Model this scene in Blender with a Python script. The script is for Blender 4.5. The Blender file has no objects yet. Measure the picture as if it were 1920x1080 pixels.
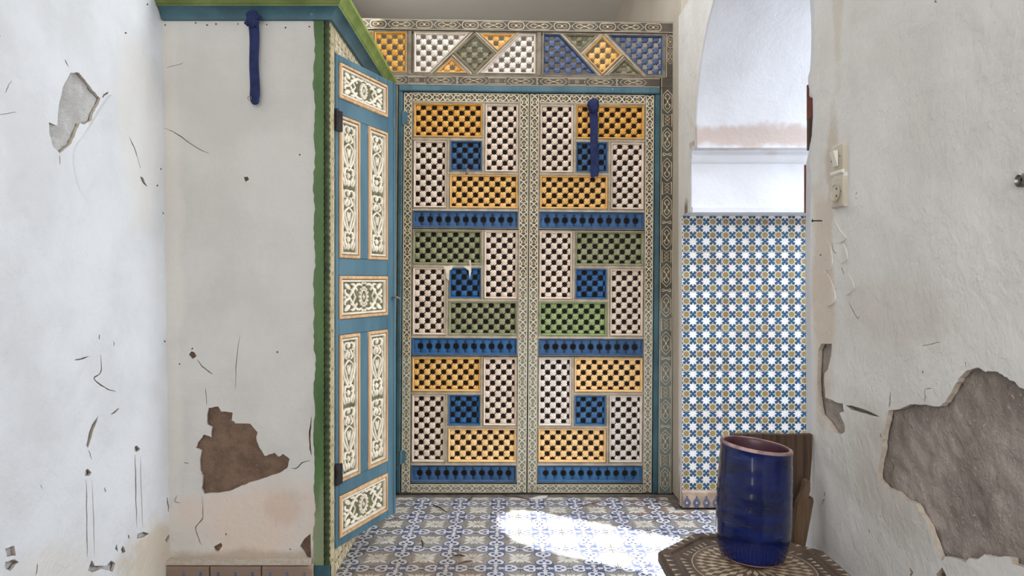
import bpy, math, random
from mathutils import Vector, noise
from mathutils.geometry import tessellate_polygon
random.seed(7)
PI = math.pi
C = bpy.context.scene.collection
SC = bpy.context.scene

# ------------------------------------------------------------------ camera, sky, sun, big lights, exposure
F = 1280.0            # focal length in pixels of a 1920 wide frame
EYE = 1.17
VX, VY = 955.0, 525.0
cam = bpy.data.objects.new('camera', bpy.data.cameras.new('camera')); C.objects.link(cam)
cam.location = (0, 0, EYE); cam.rotation_euler = (PI/2, 0, 0)
cam.data.sensor_width = 36; cam.data.lens = F/1920*36
cam.data.shift_x = (960-VX)/1920; cam.data.shift_y = (VY-540)/1920
cam.data.clip_start = 0.02
SC.camera = cam
SC.view_settings.view_transform = 'Standard'; SC.view_settings.look = 'None'
SC.view_settings.gamma = 1; SC.view_settings.use_curve_mapping = False
SC.view_settings.exposure = 0.0
w = bpy.data.worlds.new('sky'); SC.world = w; w.use_nodes = True
bg = w.node_tree.nodes['Background']; bg.inputs[0].default_value = (0.72, 0.83, 1.0, 1); bg.inputs[1].default_value = 1.5
def light(name, kind, loc, target, energy, color=(1,1,1), size=None, **k):
    d = bpy.data.lights.new(name, kind); d.energy = energy; d.color = color
    o = bpy.data.objects.new(name, d); C.objects.link(o); o.location = loc
    o.rotation_euler = (Vector(target)-Vector(loc)).to_track_quat('-Z', 'Y').to_euler()
    if size: d.shape = 'RECTANGLE'; d.size, d.size_y = size
    for a, b in k.items(): setattr(d, a, b)
    return o
SUNDIR = Vector((-.87*.7071, .494*.7071, -.7071))
light('sun', 'SUN', (6, -3, 8), Vector((6, -3, 8))+SUNDIR, 21.0, (1, .98, .95), angle=math.radians(.25))
light('courtyard_sky_light', 'AREA', (2.5, 2.75, 2.1), (-1.3, 2.7, 1.2), 100, (.87, .93, 1), (1.7, 2.2))
light('side_fill_light', 'AREA', (.93, -.6, 1.75), (-1.3, 1.6, 1.2), 5, (.93, .965, 1), (1.4, 1.5))  # unseen fill lamp added to brighten the left wall
light('rear_fill_light', 'AREA', (-.25, -2.72, 2.0), (-.25, 3, 1.25), 70, (1, .97, .93), (1.9, 2.2))  # fill lamp added behind the camera; no known source there
light('passage_fill_light', 'AREA', (.05, 3.0, 3.42), (.05, 2.8, 0), 20, (.97, .985, 1), (1.0, .8))  # overhead fill lamp added to lift the dark doors
light('back_room_fill_light', 'AREA', (-1.40, 4.75, 2.2), (1, 5.2, 1.9), 12, (1, .95, .88), (.9, 1.2))  # fill lamp added out of view to brighten the back room

# ------------------------------------------------------------------ helpers
def S(r, g, b):
    def f(c):
        c /= 255.0
        return c/12.92 if c <= .04045 else ((c+.055)/1.055)**2.4
    return (f(r), f(g), f(b), 1)
def onY(px, py, Y): return ((px-VX)*Y/F, EYE+(VY-py)*Y/F)          # point of a wall that faces the camera, as (x, z)
def onX(px, py, X):
    Y = X*F/(px-VX)
    return (Y, EYE+(VY-py)*Y/F)                                      # point of a side wall, as (y, z)

def mk(name, c1, c2=None, rough=.6, scale=6, stretch=(1,1,1), lo=.38, hi=.64, bump=0, bscale=60, world=False, stains_and_light=(), speck=None, spec=.4, coat=0, metal=0, rand=0, bump2=0, b2scale=6):
    m = bpy.data.materials.new(name); m.use_nodes = True
    nt = m.node_tree; N = nt.nodes; L = nt.links
    P = N['Principled BSDF']
    P.inputs['Roughness'].default_value = rough
    P.inputs['Specular IOR Level'].default_value = spec
    P.inputs['Coat Weight'].default_value = coat; P.inputs['Coat Roughness'].default_value = .06
    P.inputs['Metallic'].default_value = metal
    if world: co = N.new('ShaderNodeNewGeometry').outputs['Position']
    else: co = N.new('ShaderNodeTexCoord').outputs['Object']
    mp = N.new('ShaderNodeMapping'); mp.inputs['Scale'].default_value = stretch
    L.new(co, mp.inputs[0]); vec = mp.outputs[0]
    if rand:
        oi = N.new('ShaderNodeObjectInfo'); sc = N.new('ShaderNodeVectorMath'); sc.operation = 'SCALE'
        cb = N.new('ShaderNodeCombineXYZ'); L.new(oi.outputs['Random'], cb.inputs[0]); L.new(oi.outputs['Random'], cb.inputs[2])
        L.new(cb.outputs[0], sc.inputs[0]); sc.inputs['Scale'].default_value = rand
        L.new(sc.outputs[0], mp.inputs['Location'])
    def nz(s, d=5):
        n = N.new('ShaderNodeTexNoise'); n.inputs['Scale'].default_value = s; n.inputs['Detail'].default_value = d
        n.inputs['Roughness'].default_value = .6
        L.new(vec, n.inputs['Vector']); return n.outputs[0]
    def ramp(src, a, b):
        r = N.new('ShaderNodeMapRange'); r.inputs[1].default_value = a; r.inputs[2].default_value = b; r.interpolation_type = 'SMOOTHSTEP'
        L.new(src, r.inputs[0]); return r.outputs[0]
    def mix(f, a, b):
        x = N.new('ShaderNodeMix'); x.data_type = 'RGBA'
        if hasattr(f, 'links'): L.new(f, x.inputs[0])
        else: x.inputs[0].default_value = f
        for s, v in ((6, a), (7, b)):
            if hasattr(v, 'links'): L.new(v, x.inputs[s])
            else: x.inputs[s].default_value = v
        return x.outputs[2]
    col = c1
    if c2 is not None: col = mix(ramp(nz(scale), lo, hi), c1, c2)
    if speck:                                                        # (colour, scale, low, high)
        col = mix(ramp(nz(speck[1], 3), speck[2], speck[3]), col, speck[0])
    for (cen, rad, sc_, strength, nscale) in stains_and_light:
        sb = N.new('ShaderNodeVectorMath'); sb.operation = 'SUBTRACT'; L.new(co, sb.inputs[0]); sb.inputs[1].default_value = cen
        dv = N.new('ShaderNodeVectorMath'); dv.operation = 'DIVIDE'; L.new(sb.outputs[0], dv.inputs[0]); dv.inputs[1].default_value = rad
        ln = N.new('ShaderNodeVectorMath'); ln.operation = 'LENGTH'; L.new(dv.outputs[0], ln.inputs[0])
        ma = N.new('ShaderNodeMath'); ma.operation = 'MULTIPLY_ADD'; L.new(nz(nscale, 6), ma.inputs[0]); ma.inputs[1].default_value = 1.5; ma.inputs[2].default_value = -.75
        ad = N.new('ShaderNodeMath'); ad.operation = 'ADD'; L.new(ma.outputs[0], ad.inputs[0]); L.new(ln.outputs['Value'], ad.inputs[1])
        mu = N.new('ShaderNodeMath'); mu.operation = 'MULTIPLY'; L.new(ramp(ad.outputs[0], 1.0, .45), mu.inputs[0]); mu.inputs[1].default_value = strength
        col = mix(mu.outputs[0], col, sc_)
    if hasattr(col, 'links'): L.new(col, P.inputs['Base Color'])
    else: P.inputs['Base Color'].default_value = col
    prev = None
    for bs, st, dist in ((bscale, bump, .004), (b2scale, bump2, .03)):
        if st:
            b = N.new('ShaderNodeBump'); b.inputs['Strength'].default_value = st; b.inputs['Distance'].default_value = dist
            L.new(nz(bs, 6), b.inputs['Height'])
            if prev: L.new(prev, b.inputs['Normal'])
            prev = b.outputs[0]
    if prev: L.new(prev, P.inputs['Normal'])
    return m

WALL = lambda u, v, n: (u, -n, v)        # faces the camera side (-Y)
FLOOR = lambda u, v, n: (u, v, n)
SIDE_R = lambda u, v, n: (n, u, v)       # faces +X, u runs in depth
SIDE_L = lambda u, v, n: (-n, u, v)      # faces -X, u runs in depth

def cr(pts, n=6, closed=False):          # Catmull-Rom through points
    P = [Vector(p) for p in pts]; out = []
    m = len(P)
    for i in range(m if closed else m-1):
        if closed: a, b, c, d = P[i-1], P[i], P[(i+1) % m], P[(i+2) % m]
        else: a, b, c, d = P[max(i-1, 0)], P[i], P[i+1], P[min(i+2, m-1)]
        for k in range(n):
            t = k/n
            out.append(.5*((2*b)+(c-a)*t+(2*a-5*b+4*c-d)*t*t+(3*b-a-3*c+d)*t**3))
    if not closed: out.append(P[-1])
    return [tuple(p) for p in out]
def inset(poly, d):                      # inset of a convex counter-clockwise polygon
    n = len(poly); L_ = []
    for i in range(n):
        a = Vector(poly[i]); b = Vector(poly[(i+1) % n]); t = (b-a).normalized(); nn = Vector((-t.y, t.x))
        L_.append((a+nn*d, t))
    out = []
    for i in range(n):
        p, t = L_[i-1]; q, s = L_[i]
        den = t.x*s.y-t.y*s.x
        k = ((q.x-p.x)*s.y-(q.y-p.y)*s.x)/den
        out.append(tuple(p+t*k))
    return out
def ccw(poly):
    a = sum(poly[i-1][0]*poly[i][1]-poly[i][0]*poly[i-1][1] for i in range(len(poly)))
    return list(poly) if a > 0 else list(poly)[::-1]
def rect(u0, v0, u1, v1): return [(u0, v0), (u1, v0), (u1, v1), (u0, v1)]
def ell(cu, cv, a, b=None, n=12, ph=0): return [(cu+a*math.cos(ph+2*PI*k/n), cv+(b or a)*math.sin(ph+2*PI*k/n)) for k in range(n)]
def rot(poly, ang, cu=0, cv=0):
    c, s = math.cos(ang), math.sin(ang)
    return [(cu+c*(x-cu)-s*(y-cv), cv+s*(x-cu)+c*(y-cv)) for x, y in poly]

class MB:
    def __init__(s, mp=WALL): s.v = []; s.f = []; s.m = []; s.mp = mp
    def add(s, pts):
        i = len(s.v); s.v += [s.mp(*p) for p in pts]; return list(range(i, i+len(pts)))
    def face(s, pts, m=0): s.f.append(s.add(pts)); s.m.append(m)
    def fi(s, idx, m=0): s.f.append(list(idx)); s.m.append(m)
    def flat(s, poly, n, m): s.face([(u, v, n) for u, v in ccw(poly)], m)
    def fan(s, poly, cen, n, m):         # star-shaped polygon as a fan
        c = s.add([(cen[0], cen[1], n)])[0]; r = s.add([(u, v, n) for u, v in poly])
        for i in range(len(r)): s.fi((c, r[i-1], r[i]), m)
    def bridge(s, A, B, m=0, closed=True):
        k = len(A)
        for i in range(k if closed else k-1):
            j = (i+1) % k; s.fi((A[i], A[j], B[j], B[i]), m)
    def loops(s, lo, m=0, cap0=False, cap1=True, closed=True):
        idx = [s.add(l) for l in lo]
        for a, b in zip(idx, idx[1:]): s.bridge(a, b, m, closed)
        if cap0: s.fi(idx[0][::-1], m)
        if cap1: s.fi(idx[-1], m)
        return idx
    def prism(s, poly, n0, n1, m=0, bev=0):
        poly = ccw(poly); lo = [[(u, v, n0) for u, v in poly]]
        if bev:
            lo += [[(u, v, n1-bev) for u, v in poly], [(u, v, n1) for u, v in inset(poly, bev)]]
        else: lo += [[(u, v, n1) for u, v in poly]]
        s.loops(lo, m, cap0=True)
    def frame(s, poly, prof, m=0):       # moulding run round a convex polygon: prof = (inset, n)
        poly = ccw(poly)
        ms = m if isinstance(m, (list, tuple)) else [m]*len(prof)
        idx = [s.add([(u, v, n) for u, v in (inset(poly, d) if d else poly)]) for d, n in prof]
        for k, (a, b) in enumerate(zip(idx, idx[1:])): s.bridge(a, b, ms[k])
    def stroke(s, pts, w_, n, m, closed=False):
        P = [Vector(p[:2]) for p in pts]; k = len(P); A = []; B = []
        for i in range(k):
            a = P[i-1] if (i or closed) else P[0]; b = P[(i+1) % k] if (i < k-1 or closed) else P[-1]
            t = (b-a)
            if t.length < 1e-9: t = Vector((1, 0))
            t.normalize(); nn = Vector((-t.y, t.x))
            w0 = w_(i/(k-1)) if callable(w_) else w_
            t1 = (P[i]-a); sc = 1.0
            if t1.length > 1e-9: sc = min(1.6, 1/max(.45, abs(t1.normalized().dot(t))))
            A.append(tuple(P[i]+nn*w0*.5*sc)+(n,)); B.append(tuple(P[i]-nn*w0*.5*sc)+(n,))
        s.bridge(s.add(A), s.add(B), m, closed)
    def ridge(s, pts, w_, h, m, n0=0, closed=False):   # carved relief stroke with a rounded back
        P = [Vector(p[:2]) for p in pts]; k = len(P); rows = [[] for _ in range(5)]
        for i in range(k):
            a = P[i-1] if (i or closed) else P[0]; b = P[(i+1) % k] if (i < k-1 or closed) else P[-1]
            t = (b-a); t = t.normalized() if t.length > 1e-9 else Vector((1, 0)); nn = Vector((-t.y, t.x))
            w0 = .5*(w_(i/(k-1)) if callable(w_) else w_)
            for r, (o, z) in enumerate(((1, 0), (.8, .8), (0, 1), (-.8, .8), (-1, 0))):
                q = P[i]+nn*w0*o; rows[r].append((q.x, q.y, n0+h*z))
        idx = [s.add(r) for r in rows]
        for a, b in zip(idx, idx[1:]): s.bridge(a, b, m, closed)
        if not closed:
            s.fi([r[0] for r in idx], m); s.fi([r[-1] for r in idx][::-1], m)
    def dome(s, poly, cen, h, m, n0=0):
        a = s.add([(u, v, n0) for u, v in poly])
        b = s.add([(cen[0]+(u-cen[0])*.7, cen[1]+(v-cen[1])*.7, n0+h*.85) for u, v in poly])
        c = s.add([(cen[0], cen[1], n0+h)])[0]
        s.bridge(a, b, m)
        for i in range(len(b)): s.fi((c, b[i-1], b[i]), m)
    def lathe(s, prof, n=32, cen=(0, 0), m=0, cap=True, wob=None):   # prof = (radius, height); m may be a list per band
        idx = []
        for j, (r, z) in enumerate(prof):
            row = []
            for k in range(n):
                a = 2*PI*k/n; rr = r*(1+(wob(a, z) if wob else 0)); row.append((cen[0]+rr*math.cos(a), cen[1]+rr*math.sin(a), z))
            idx.append(s.add(row))
        for j, (a, b) in enumerate(zip(idx, idx[1:])): s.bridge(a, b, m[j] if isinstance(m, list) else m)
        if cap: s.fi(idx[0][::-1], m[0] if isinstance(m, list) else m); s.fi(idx[-1], m[-1] if isinstance(m, list) else m)
    def tube(s, pts, r, n=8, m=0):       # 3D points already in mapped space order (u,v,n)
        P = [Vector(p) for p in pts]; rows = []
        for i in range(len(P)):
            t = (P[min(i+1, len(P)-1)]-P[max(i-1, 0)]).normalized()
            x = t.orthogonal().normalized() if i == 0 else (x-t*x.dot(t)).normalized()
            y = t.cross(x); rr = r(i/(len(P)-1)) if callable(r) else r
            rows.append(s.add([tuple(P[i]+(x*math.cos(2*PI*k/n)+y*math.sin(2*PI*k/n))*rr) for k in range(n)]))
        for a, b in zip(rows, rows[1:]): s.bridge(a, b, m)
        s.fi(rows[0][::-1], m); s.fi(rows[-1], m)
    def build(s, name, mats, parent=None, smooth=None, loc=None, fix=True):
        me = bpy.data.meshes.new(name); me.from_pydata(s.v, [], s.f)
        for m in (mats if isinstance(mats, (list, tuple)) else [mats]): me.materials.append(m)
        me.polygons.foreach_set('material_index', s.m)
        if smooth:
            me.polygons.foreach_set('use_smooth', [True]*len(s.f)); me.set_sharp_from_angle(angle=math.radians(smooth))
        me.update()
        return link(name, me, parent, loc)
def link(name, data, parent=None, loc=None):
    o = bpy.data.objects.new(name, data); C.objects.link(o)
    if parent: o.parent = parent
    if loc: o.location = loc
    return o
def tag(o, label=None, cat=None, group=None, kind=None):
    for k, v in (('label', label), ('category', cat), ('group', group), ('kind', kind)):
        if v: o[k] = v
    return o
def thing(name, label, cat, loc=(0, 0, 0), rot_=(0, 0, 0), group=None, kind='thing'):
    o = link(name, None); o.location = loc; o.rotation_euler = rot_
    return tag(o, label, cat, group, kind)

# ------------------------------------------------------------------ materials
Xr, Xl, Yf = .886, -1.32, 2.623
BROWN = S(150, 118, 92)
m_left = mk('white_limewash', S(224, 226, 229), S(214, 215, 217), .85, 3, bump=.25, bscale=45, bump2=.9, b2scale=3.2, world=True,
    stains_and_light=[((-1.3, 2.55, .1), (.5, .35, .25), S(196, 178, 148), .7, 5), ((-1.3, 1.9, .25), (.5, .4, .2), S(214, 204, 190), .5, 6), ((-1.3, 2.45, 1.75), (.5, .2, .5), S(226, 220, 210), .5, 4)])
m_front = mk('warm_grey_plaster', S(205, 202, 196), S(196, 192, 186), .85, 3, bump=.2, bscale=50, bump2=.55, b2scale=3, world=True,
    stains_and_light=[((-.98, 2.6, .25), (.36, .5, .2), S(214, 196, 182), .95, 7), ((-.87, 2.6, .3), (.1, .5, .09), S(178, 148, 122), .28, 9),
            ((-1.0, 2.6, .1), (.5, .5, .05), S(170, 152, 132), .7, 9), ((-1.3, 2.6, 1.1), (.06, .5, 1.6), S(222, 216, 206), .4, 5)])
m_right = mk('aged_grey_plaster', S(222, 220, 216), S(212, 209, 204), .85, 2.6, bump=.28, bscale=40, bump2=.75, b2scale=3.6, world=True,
    stains_and_light=[((.886, 3.40, 2.0), (.3, .2, .9), S(236, 237, 239), .15, 4), ((.886, 1.55, 1.10), (.3, .3, .11), S(190, 174, 156), .26, 5), ((.886, 1.93, 1.15), (.3, .09, .5), S(202, 184, 164), .7, 7), ((.886, 1.87, 1.5), (.3, .05, .16), S(190, 172, 150), .6, 9),  # leading near-white patch puts extra light into the arch spandrel's colour
            ((.886, 1.84, 1.95), (.3, .04, .28), S(186, 166, 136), .35, 9), ((.886, 3.42, 1.46), (.3, .06, .13), S(120, 84, 60), .9, 12), ((.886, 3.4, .1), (.3, .3, .2), S(150, 125, 100), .7, 12),
            ((.886, 1.96, .2), (.3, .12, .25), S(196, 178, 156), .5, 9), ((.886, 1.6, .72), (.3, .3, .2), S(196, 188, 178), .6, 5)])
m_reveal = mk('white_reveal_paint', S(212, 213, 218), S(205, 205, 209), .8, 4, bump=.2, bscale=40, bump2=.25, b2scale=4, world=True,
    stains_and_light=[((1.2, 3.23, 1.852), (.6, .5, .075), S(176, 152, 138), .7, 9), ((1.2, 2.1, .2), (1, .3, .3), S(200, 190, 180), .4, 8)])
m_mortar_brown = mk('bare_brown_render', S(128, 104, 87), S(106, 85, 70), .95, 14, bump=1, bscale=130, world=True, speck=(S(172, 152, 132), 210, .62, .72), bump2=.5, b2scale=30)
m_mortar_grey = mk('bare_grey_render', S(172, 160, 152), S(142, 130, 122), .95, 6, bump=1, bscale=120, world=True, speck=(S(194, 186, 178), 120, .6, .74), bump2=.6, b2scale=22)
m_mortar_pale = mk('bare_pale_render', S(206, 204, 202), S(188, 185, 182), .95, 16, bump=1, bscale=150, world=True, speck=(S(80, 74, 70), 150, .66, .72), bump2=.6, b2scale=30)
m_rim = mk('broken_plaster_edge', S(192, 180, 166), S(178, 165, 150), .9, 70, bump=.2, bscale=90, world=True)
m_dark = mk('dark_crack_fill', S(70, 60, 54), None, .95)
m_back = mk('far_grey_wall', S(196, 186, 172), S(186, 176, 160), .9, 2, bump=.1, world=True)
m_ceil = mk('ceiling_limewash', S(228, 224, 216), None, .9)
m_court = mk('courtyard_limewash', S(242, 240, 236), S(230, 226, 220), .9, 2, world=True)
m_slab = mk('grey_cement_bed', S(120, 112, 104), S(98, 90, 84), .9, 20, bump=.5, world=True)
# joinery paint
m_teal = mk('teal_blue_paint', S(80, 113, 126), S(62, 96, 110), .5, 7, (1, 1, .25), bump=.35, bscale=60, speck=(S(120, 160, 176), 26, .66, .76), world=True)
m_tealD = mk('dark_teal_paint', S(64, 98, 108), S(48, 80, 90), .45, 6, bump=.3, bscale=50, speck=(S(104, 140, 140), 30, .68, .78), world=True)
m_green = mk('leaf_green_paint', S(82, 112, 62), S(64, 92, 48), .5, 7, (1, 1, .3), bump=.4, bscale=60, speck=(S(176, 188, 150), 18, .69, .74), world=True, stains_and_light=[((-.72, 2.6, .18), (.3, .3, .22), S(150, 156, 128), .6, 14)])
m_olive = mk('yellow_green_paint', S(134, 150, 80), S(108, 128, 62), .5, 8, bump=.3, world=True)
m_oliveD = mk('dull_olive_paint', S(108, 120, 60), S(86, 100, 46), .5, 8, bump=.3, world=True)
m_rope = mk('dark_green_rope_paint', S(58, 72, 34), S(38, 48, 24), .6, 30, bump=.3)
m_bare = mk('bare_tan_wood', S(212, 176, 134), S(190, 146, 102), .6, 8, (8, 8, .7), bump=.3, bscale=60)
m_cream = mk('cream_paint', S(228, 216, 196), S(210, 196, 172), .6, 20, bump=.3)
m_carve = mk('carving_cream_paint', S(236, 226, 206), S(216, 204, 182), .6, 26, bump=.3)
m_carvebg = mk('carving_olive_ground', S(112, 110, 82), S(84, 84, 62), .8, 30, bump=.4)
m_ground = mk('dark_olive_ground', S(86, 82, 70), S(66, 62, 52), .6, 9, bump=.3, world=True, stains_and_light=[((.2, 3.7, .35), (1.5, .5, .9), S(124, 136, 132), .75, 3)])
m_bark = mk('dark_brown_ground', S(92, 84, 74), S(74, 66, 56), .6, 9, bump=.3, world=True)
m_line = mk('cream_line_paint', S(226, 212, 184), S(206, 190, 160), .6, 24, world=True)
m_tan = mk('tan_flower_paint', S(198, 172, 132), S(178, 150, 112), .6, 24, world=True)
m_mould = mk('grey_taupe_moulding', S(178, 164, 144), S(148, 134, 116), .6, 12, bump=.3, world=True)
m_mouldD = mk('dull_brown_moulding', S(140, 127, 108), S(112, 100, 84), .6, 12, bump=.3, world=True)
m_stripbg = mk('ochre_strip_ground', S(176, 164, 118), S(150, 138, 94), .6, 14, world=True)
LC = {}
def lat_col(k, a, b): LC[k] = mk(k+'_lattice_paint', a, b, .55, 14, bump=.25, bscale=80, rand=9)
lat_col('yellow', S(224, 172, 88), S(208, 152, 70)); lat_col('amber', S(234, 188, 116), S(222, 172, 96)); lat_col('pale', S(248, 210, 150), S(238, 194, 130))
lat_col('cream', S(232, 212, 194), S(216, 196, 178)); lat_col('white', S(234, 223, 213), S(220, 208, 197)); lat_col('moss', S(152, 154, 118), S(132, 134, 98)); lat_col('fern', S(150, 166, 114), S(126, 146, 94))
lat_col('navy', S(58, 94, 134), S(46, 80, 118)); lat_col('blue', S(44, 98, 146), S(36, 82, 128)); lat_col('sky', S(64, 112, 154), S(52, 96, 138)); lat_col('slate', S(86, 100, 132), S(68, 82, 112)); lat_col('olive', S(140, 134, 104), S(118, 112, 86))
m_shade = mk('dark_backing_brown', S(44, 30, 22), S(30, 21, 16), .8, 8)
m_iron = mk('dark_iron', S(52, 50, 50), S(36, 34, 34), .5, 30, metal=.6)
m_steel = mk('dull_steel', S(150, 146, 140), S(104, 100, 96), .4, 40, metal=.8)
m_ribbon = mk('navy_ribbon_cloth', S(26, 40, 88), S(18, 30, 70), .75, 30, bump=.4, bscale=200)
# tiles
m_tg = mk('tile_grey_ground', S(146, 142, 136), S(124, 119, 112), .45, 5, bump=.15, world=True, stains_and_light=[((-.5, 2.6, 0), (.6, .45, 1), S(120, 102, 84), .7, 4), ((.85, 3.6, 0), (.5, .3, 1), S(136, 108, 88), .7, 4)])
m_tl = mk('tile_pale_leaf', S(212, 208, 201), S(192, 187, 179), .45, 9, world=True, stains_and_light=[((-.5, 2.6, 0), (.6, .45, 1), S(168, 148, 128), .7, 4)])
m_tb = mk('tile_blue', S(96, 104, 130), S(76, 82, 106), .45, 6, world=True, stains_and_light=[((-.5, 2.6, 0), (.6, .5, 1), S(84, 84, 92), .85, 4), ((.85, 3.6, 0), (.5, .35, 1), S(96, 88, 92), .7, 4)])
m_tv = mk('tile_lavender', S(206, 206, 212), S(186, 186, 194), .45, 8, world=True, stains_and_light=[((-.5, 2.6, 0), (.6, .5, 1), S(166, 154, 140), .8, 4)])
m_td = mk('tile_dark', S(64, 66, 84), S(50, 50, 64), .45, 8, world=True)
m_wt = mk('wall_tile_white', S(226, 225, 222), S(216, 209, 202), .3, 5, spec=.5, world=True)
m_wb = mk('wall_tile_blue', S(40, 82, 116), S(50, 72, 100), .3, 12, world=True)
m_wo = mk('wall_tile_ochre', S(150, 128, 88), S(126, 106, 74), .3, 12, world=True)
m_wy = mk('wall_tile_straw', S(214, 204, 166), S(196, 190, 160), .3, 12, world=True)
m_grout = mk('sandy_grout', S(214, 186, 148), S(180, 150, 116), .9, 20, world=True)
m_skirt = mk('skirting_tile_clay', S(190, 168, 148), S(160, 136, 116), .6, 10, world=True, stains_and_light=[((-1.05, 2.6, .03), (.5, .4, .2), S(132, 112, 98), .9, 8)])
m_vase = mk('skirting_vase_blue', S(84, 92, 124), S(112, 110, 122), .6, 14, world=True)
# loose things
m_glaze = mk('cobalt_glaze', S(5, 25, 84), S(3, 14, 54), .12, 5, (1, 1, 7), bump=.06, bscale=14, spec=.45, coat=.2, speck=(S(34, 54, 112), 9, .62, .8))
m_inglaze = mk('plum_inside_glaze', S(92, 62, 72), S(72, 46, 56), .35, 8)
m_rimclay = mk('bare_rim_clay', S(186, 156, 146), S(120, 92, 92), .6, 16)
m_tabw = mk('dark_walnut', S(98, 80, 66), S(74, 60, 50), .5, 7, (6, 1, 1), bump=.2, bscale=60)
m_tabw2 = mk('mid_walnut', S(122, 100, 82), S(100, 82, 66), .5, 9, bump=.2)
m_inlay = mk('bone_inlay', S(204, 186, 160), S(176, 158, 134), .45, 30)
m_board = mk('weathered_board', S(88, 67, 51), S(62, 46, 35), .75, 6, (14, 14, .8), bump=.5, bscale=40)
m_board2 = mk('pale_split_board', S(112, 88, 66), S(86, 66, 49), .8, 6, (14, 14, .8), bump=.5, bscale=40)
m_red = mk('red_brown_wood', S(122, 62, 48), S(94, 44, 34), .6, 9, bump=.3)
m_plate = mk('yellowed_bakelite', S(206, 198, 182), S(192, 182, 164), .45, 8)
m_platelt = mk('pale_bakelite', S(228, 224, 214), None, .4)
m_hole = mk('dark_socket_hole', S(34, 30, 28), None, .7)

# ------------------------------------------------------------------ plastered walls
def crack(pts, wpx=2.0, seed=0):          # thin tapering polygon in pixels along a polyline
    rnd = random.Random(seed or len(pts)*17+int(pts[0][0]))
    P = cr(pts, 4); A = []; B = []; wpx *= 1.25
    P = [(x+rnd.uniform(-.7, .7), y+rnd.uniform(-.7, .7)) for x, y in P]
    k = len(P)
    for i, p in enumerate(P):
        a = Vector(P[max(i-1, 0)]); b = Vector(P[min(i+1, k-1)]); t = (b-a).normalized(); nn = Vector((-t.y, t.x))
        w_ = wpx*.5*(math.sin(PI*min(.97, max(.03, i/(k-1))))**.6)*rnd.uniform(.7, 1.2)
        A.append(tuple(Vector(p)+nn*w_)); B.append(tuple(Vector(p)-nn*w_))
    return A+B[::-1]
def jag(poly, amp=1.2, n=3, seed=1):       # roughen a traced outline
    rnd = random.Random(seed); out = []
    for i in range(len(poly)):
        a = Vector(poly[i]); b = Vector(poly[(i+1) % len(poly)])
        for k in range(n):
            p = a.lerp(b, k/n)
            if k: p += Vector((rnd.uniform(-amp, amp), rnd.uniform(-amp, amp)))
            out.append(tuple(p))
    return out
def dot(x, y, r=2.2, seed=0):
    rnd = random.Random(int(x*7+y)); return [(x+r*rnd.uniform(.6, 1.2)*math.cos(k*PI/3), y+r*rnd.uniform(.6, 1.2)*math.sin(k*PI/3)) for k in range(6)]
def plaster(name, outer, holes, fn, thick, mats, lip=.004, parent=None, kind=None):
    """sheet of plaster with real holes; fn(u, v, n) -> xyz, n towards the room"""
    mb = MB(fn)
    polys = [ccw(outer)]+[ccw(h)[::-1] for h in holes]
    flat = [p for pl in polys for p in pl]
    idx = mb.add([(u, v, 0) for u, v in flat])
    for t in tessellate_polygon([[Vector((u, v, 0)) for u, v in pl] for pl in polys]): mb.fi([idx[i] for i in t], 0)
    k = len(polys[0])
    for h in polys[1:]:
        a = idx[k:k+len(h)]; k += len(h)
        b = mb.add([(u, v, -thick) for u, v in h]); mb.bridge(a, b, 1)
    return mb.build(name, mats, parent)
def base_sheet(name, u0, v0, u1, v1, fn, mat, parent, n=40, amp=.004, back=-.012):
    mb = MB(fn); rows = []
    nu = n; nv = max(2, int(n*(v1-v0)/(u1-u0)))
    for j in range(nv+1):
        row = []
        for i in range(nu+1):
            u = u0+(u1-u0)*i/nu; v = v0+(v1-v0)*j/nv
            row.append((u, v, back+amp*noise.noise(Vector((u*28, v*28, 3)))+amp*.6*noise.noise(Vector((u*70, v*70, 9)))))
        rows.append(mb.add(row))
    for a, b in zip(rows, rows[1:]): mb.bridge(a, b, 0, closed=False)
    return mb.build(name, mat, parent, smooth=60)

Z8 = lambda pts: [(x*.4816, 560+y*.4816) for x, y in pts]
Z7 = lambda pts: [(x*.389, y*.389) for x, y in pts]
Z6 = lambda pts: [(1480+x*.4814, 560+y*.4814) for x, y in pts]

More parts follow.
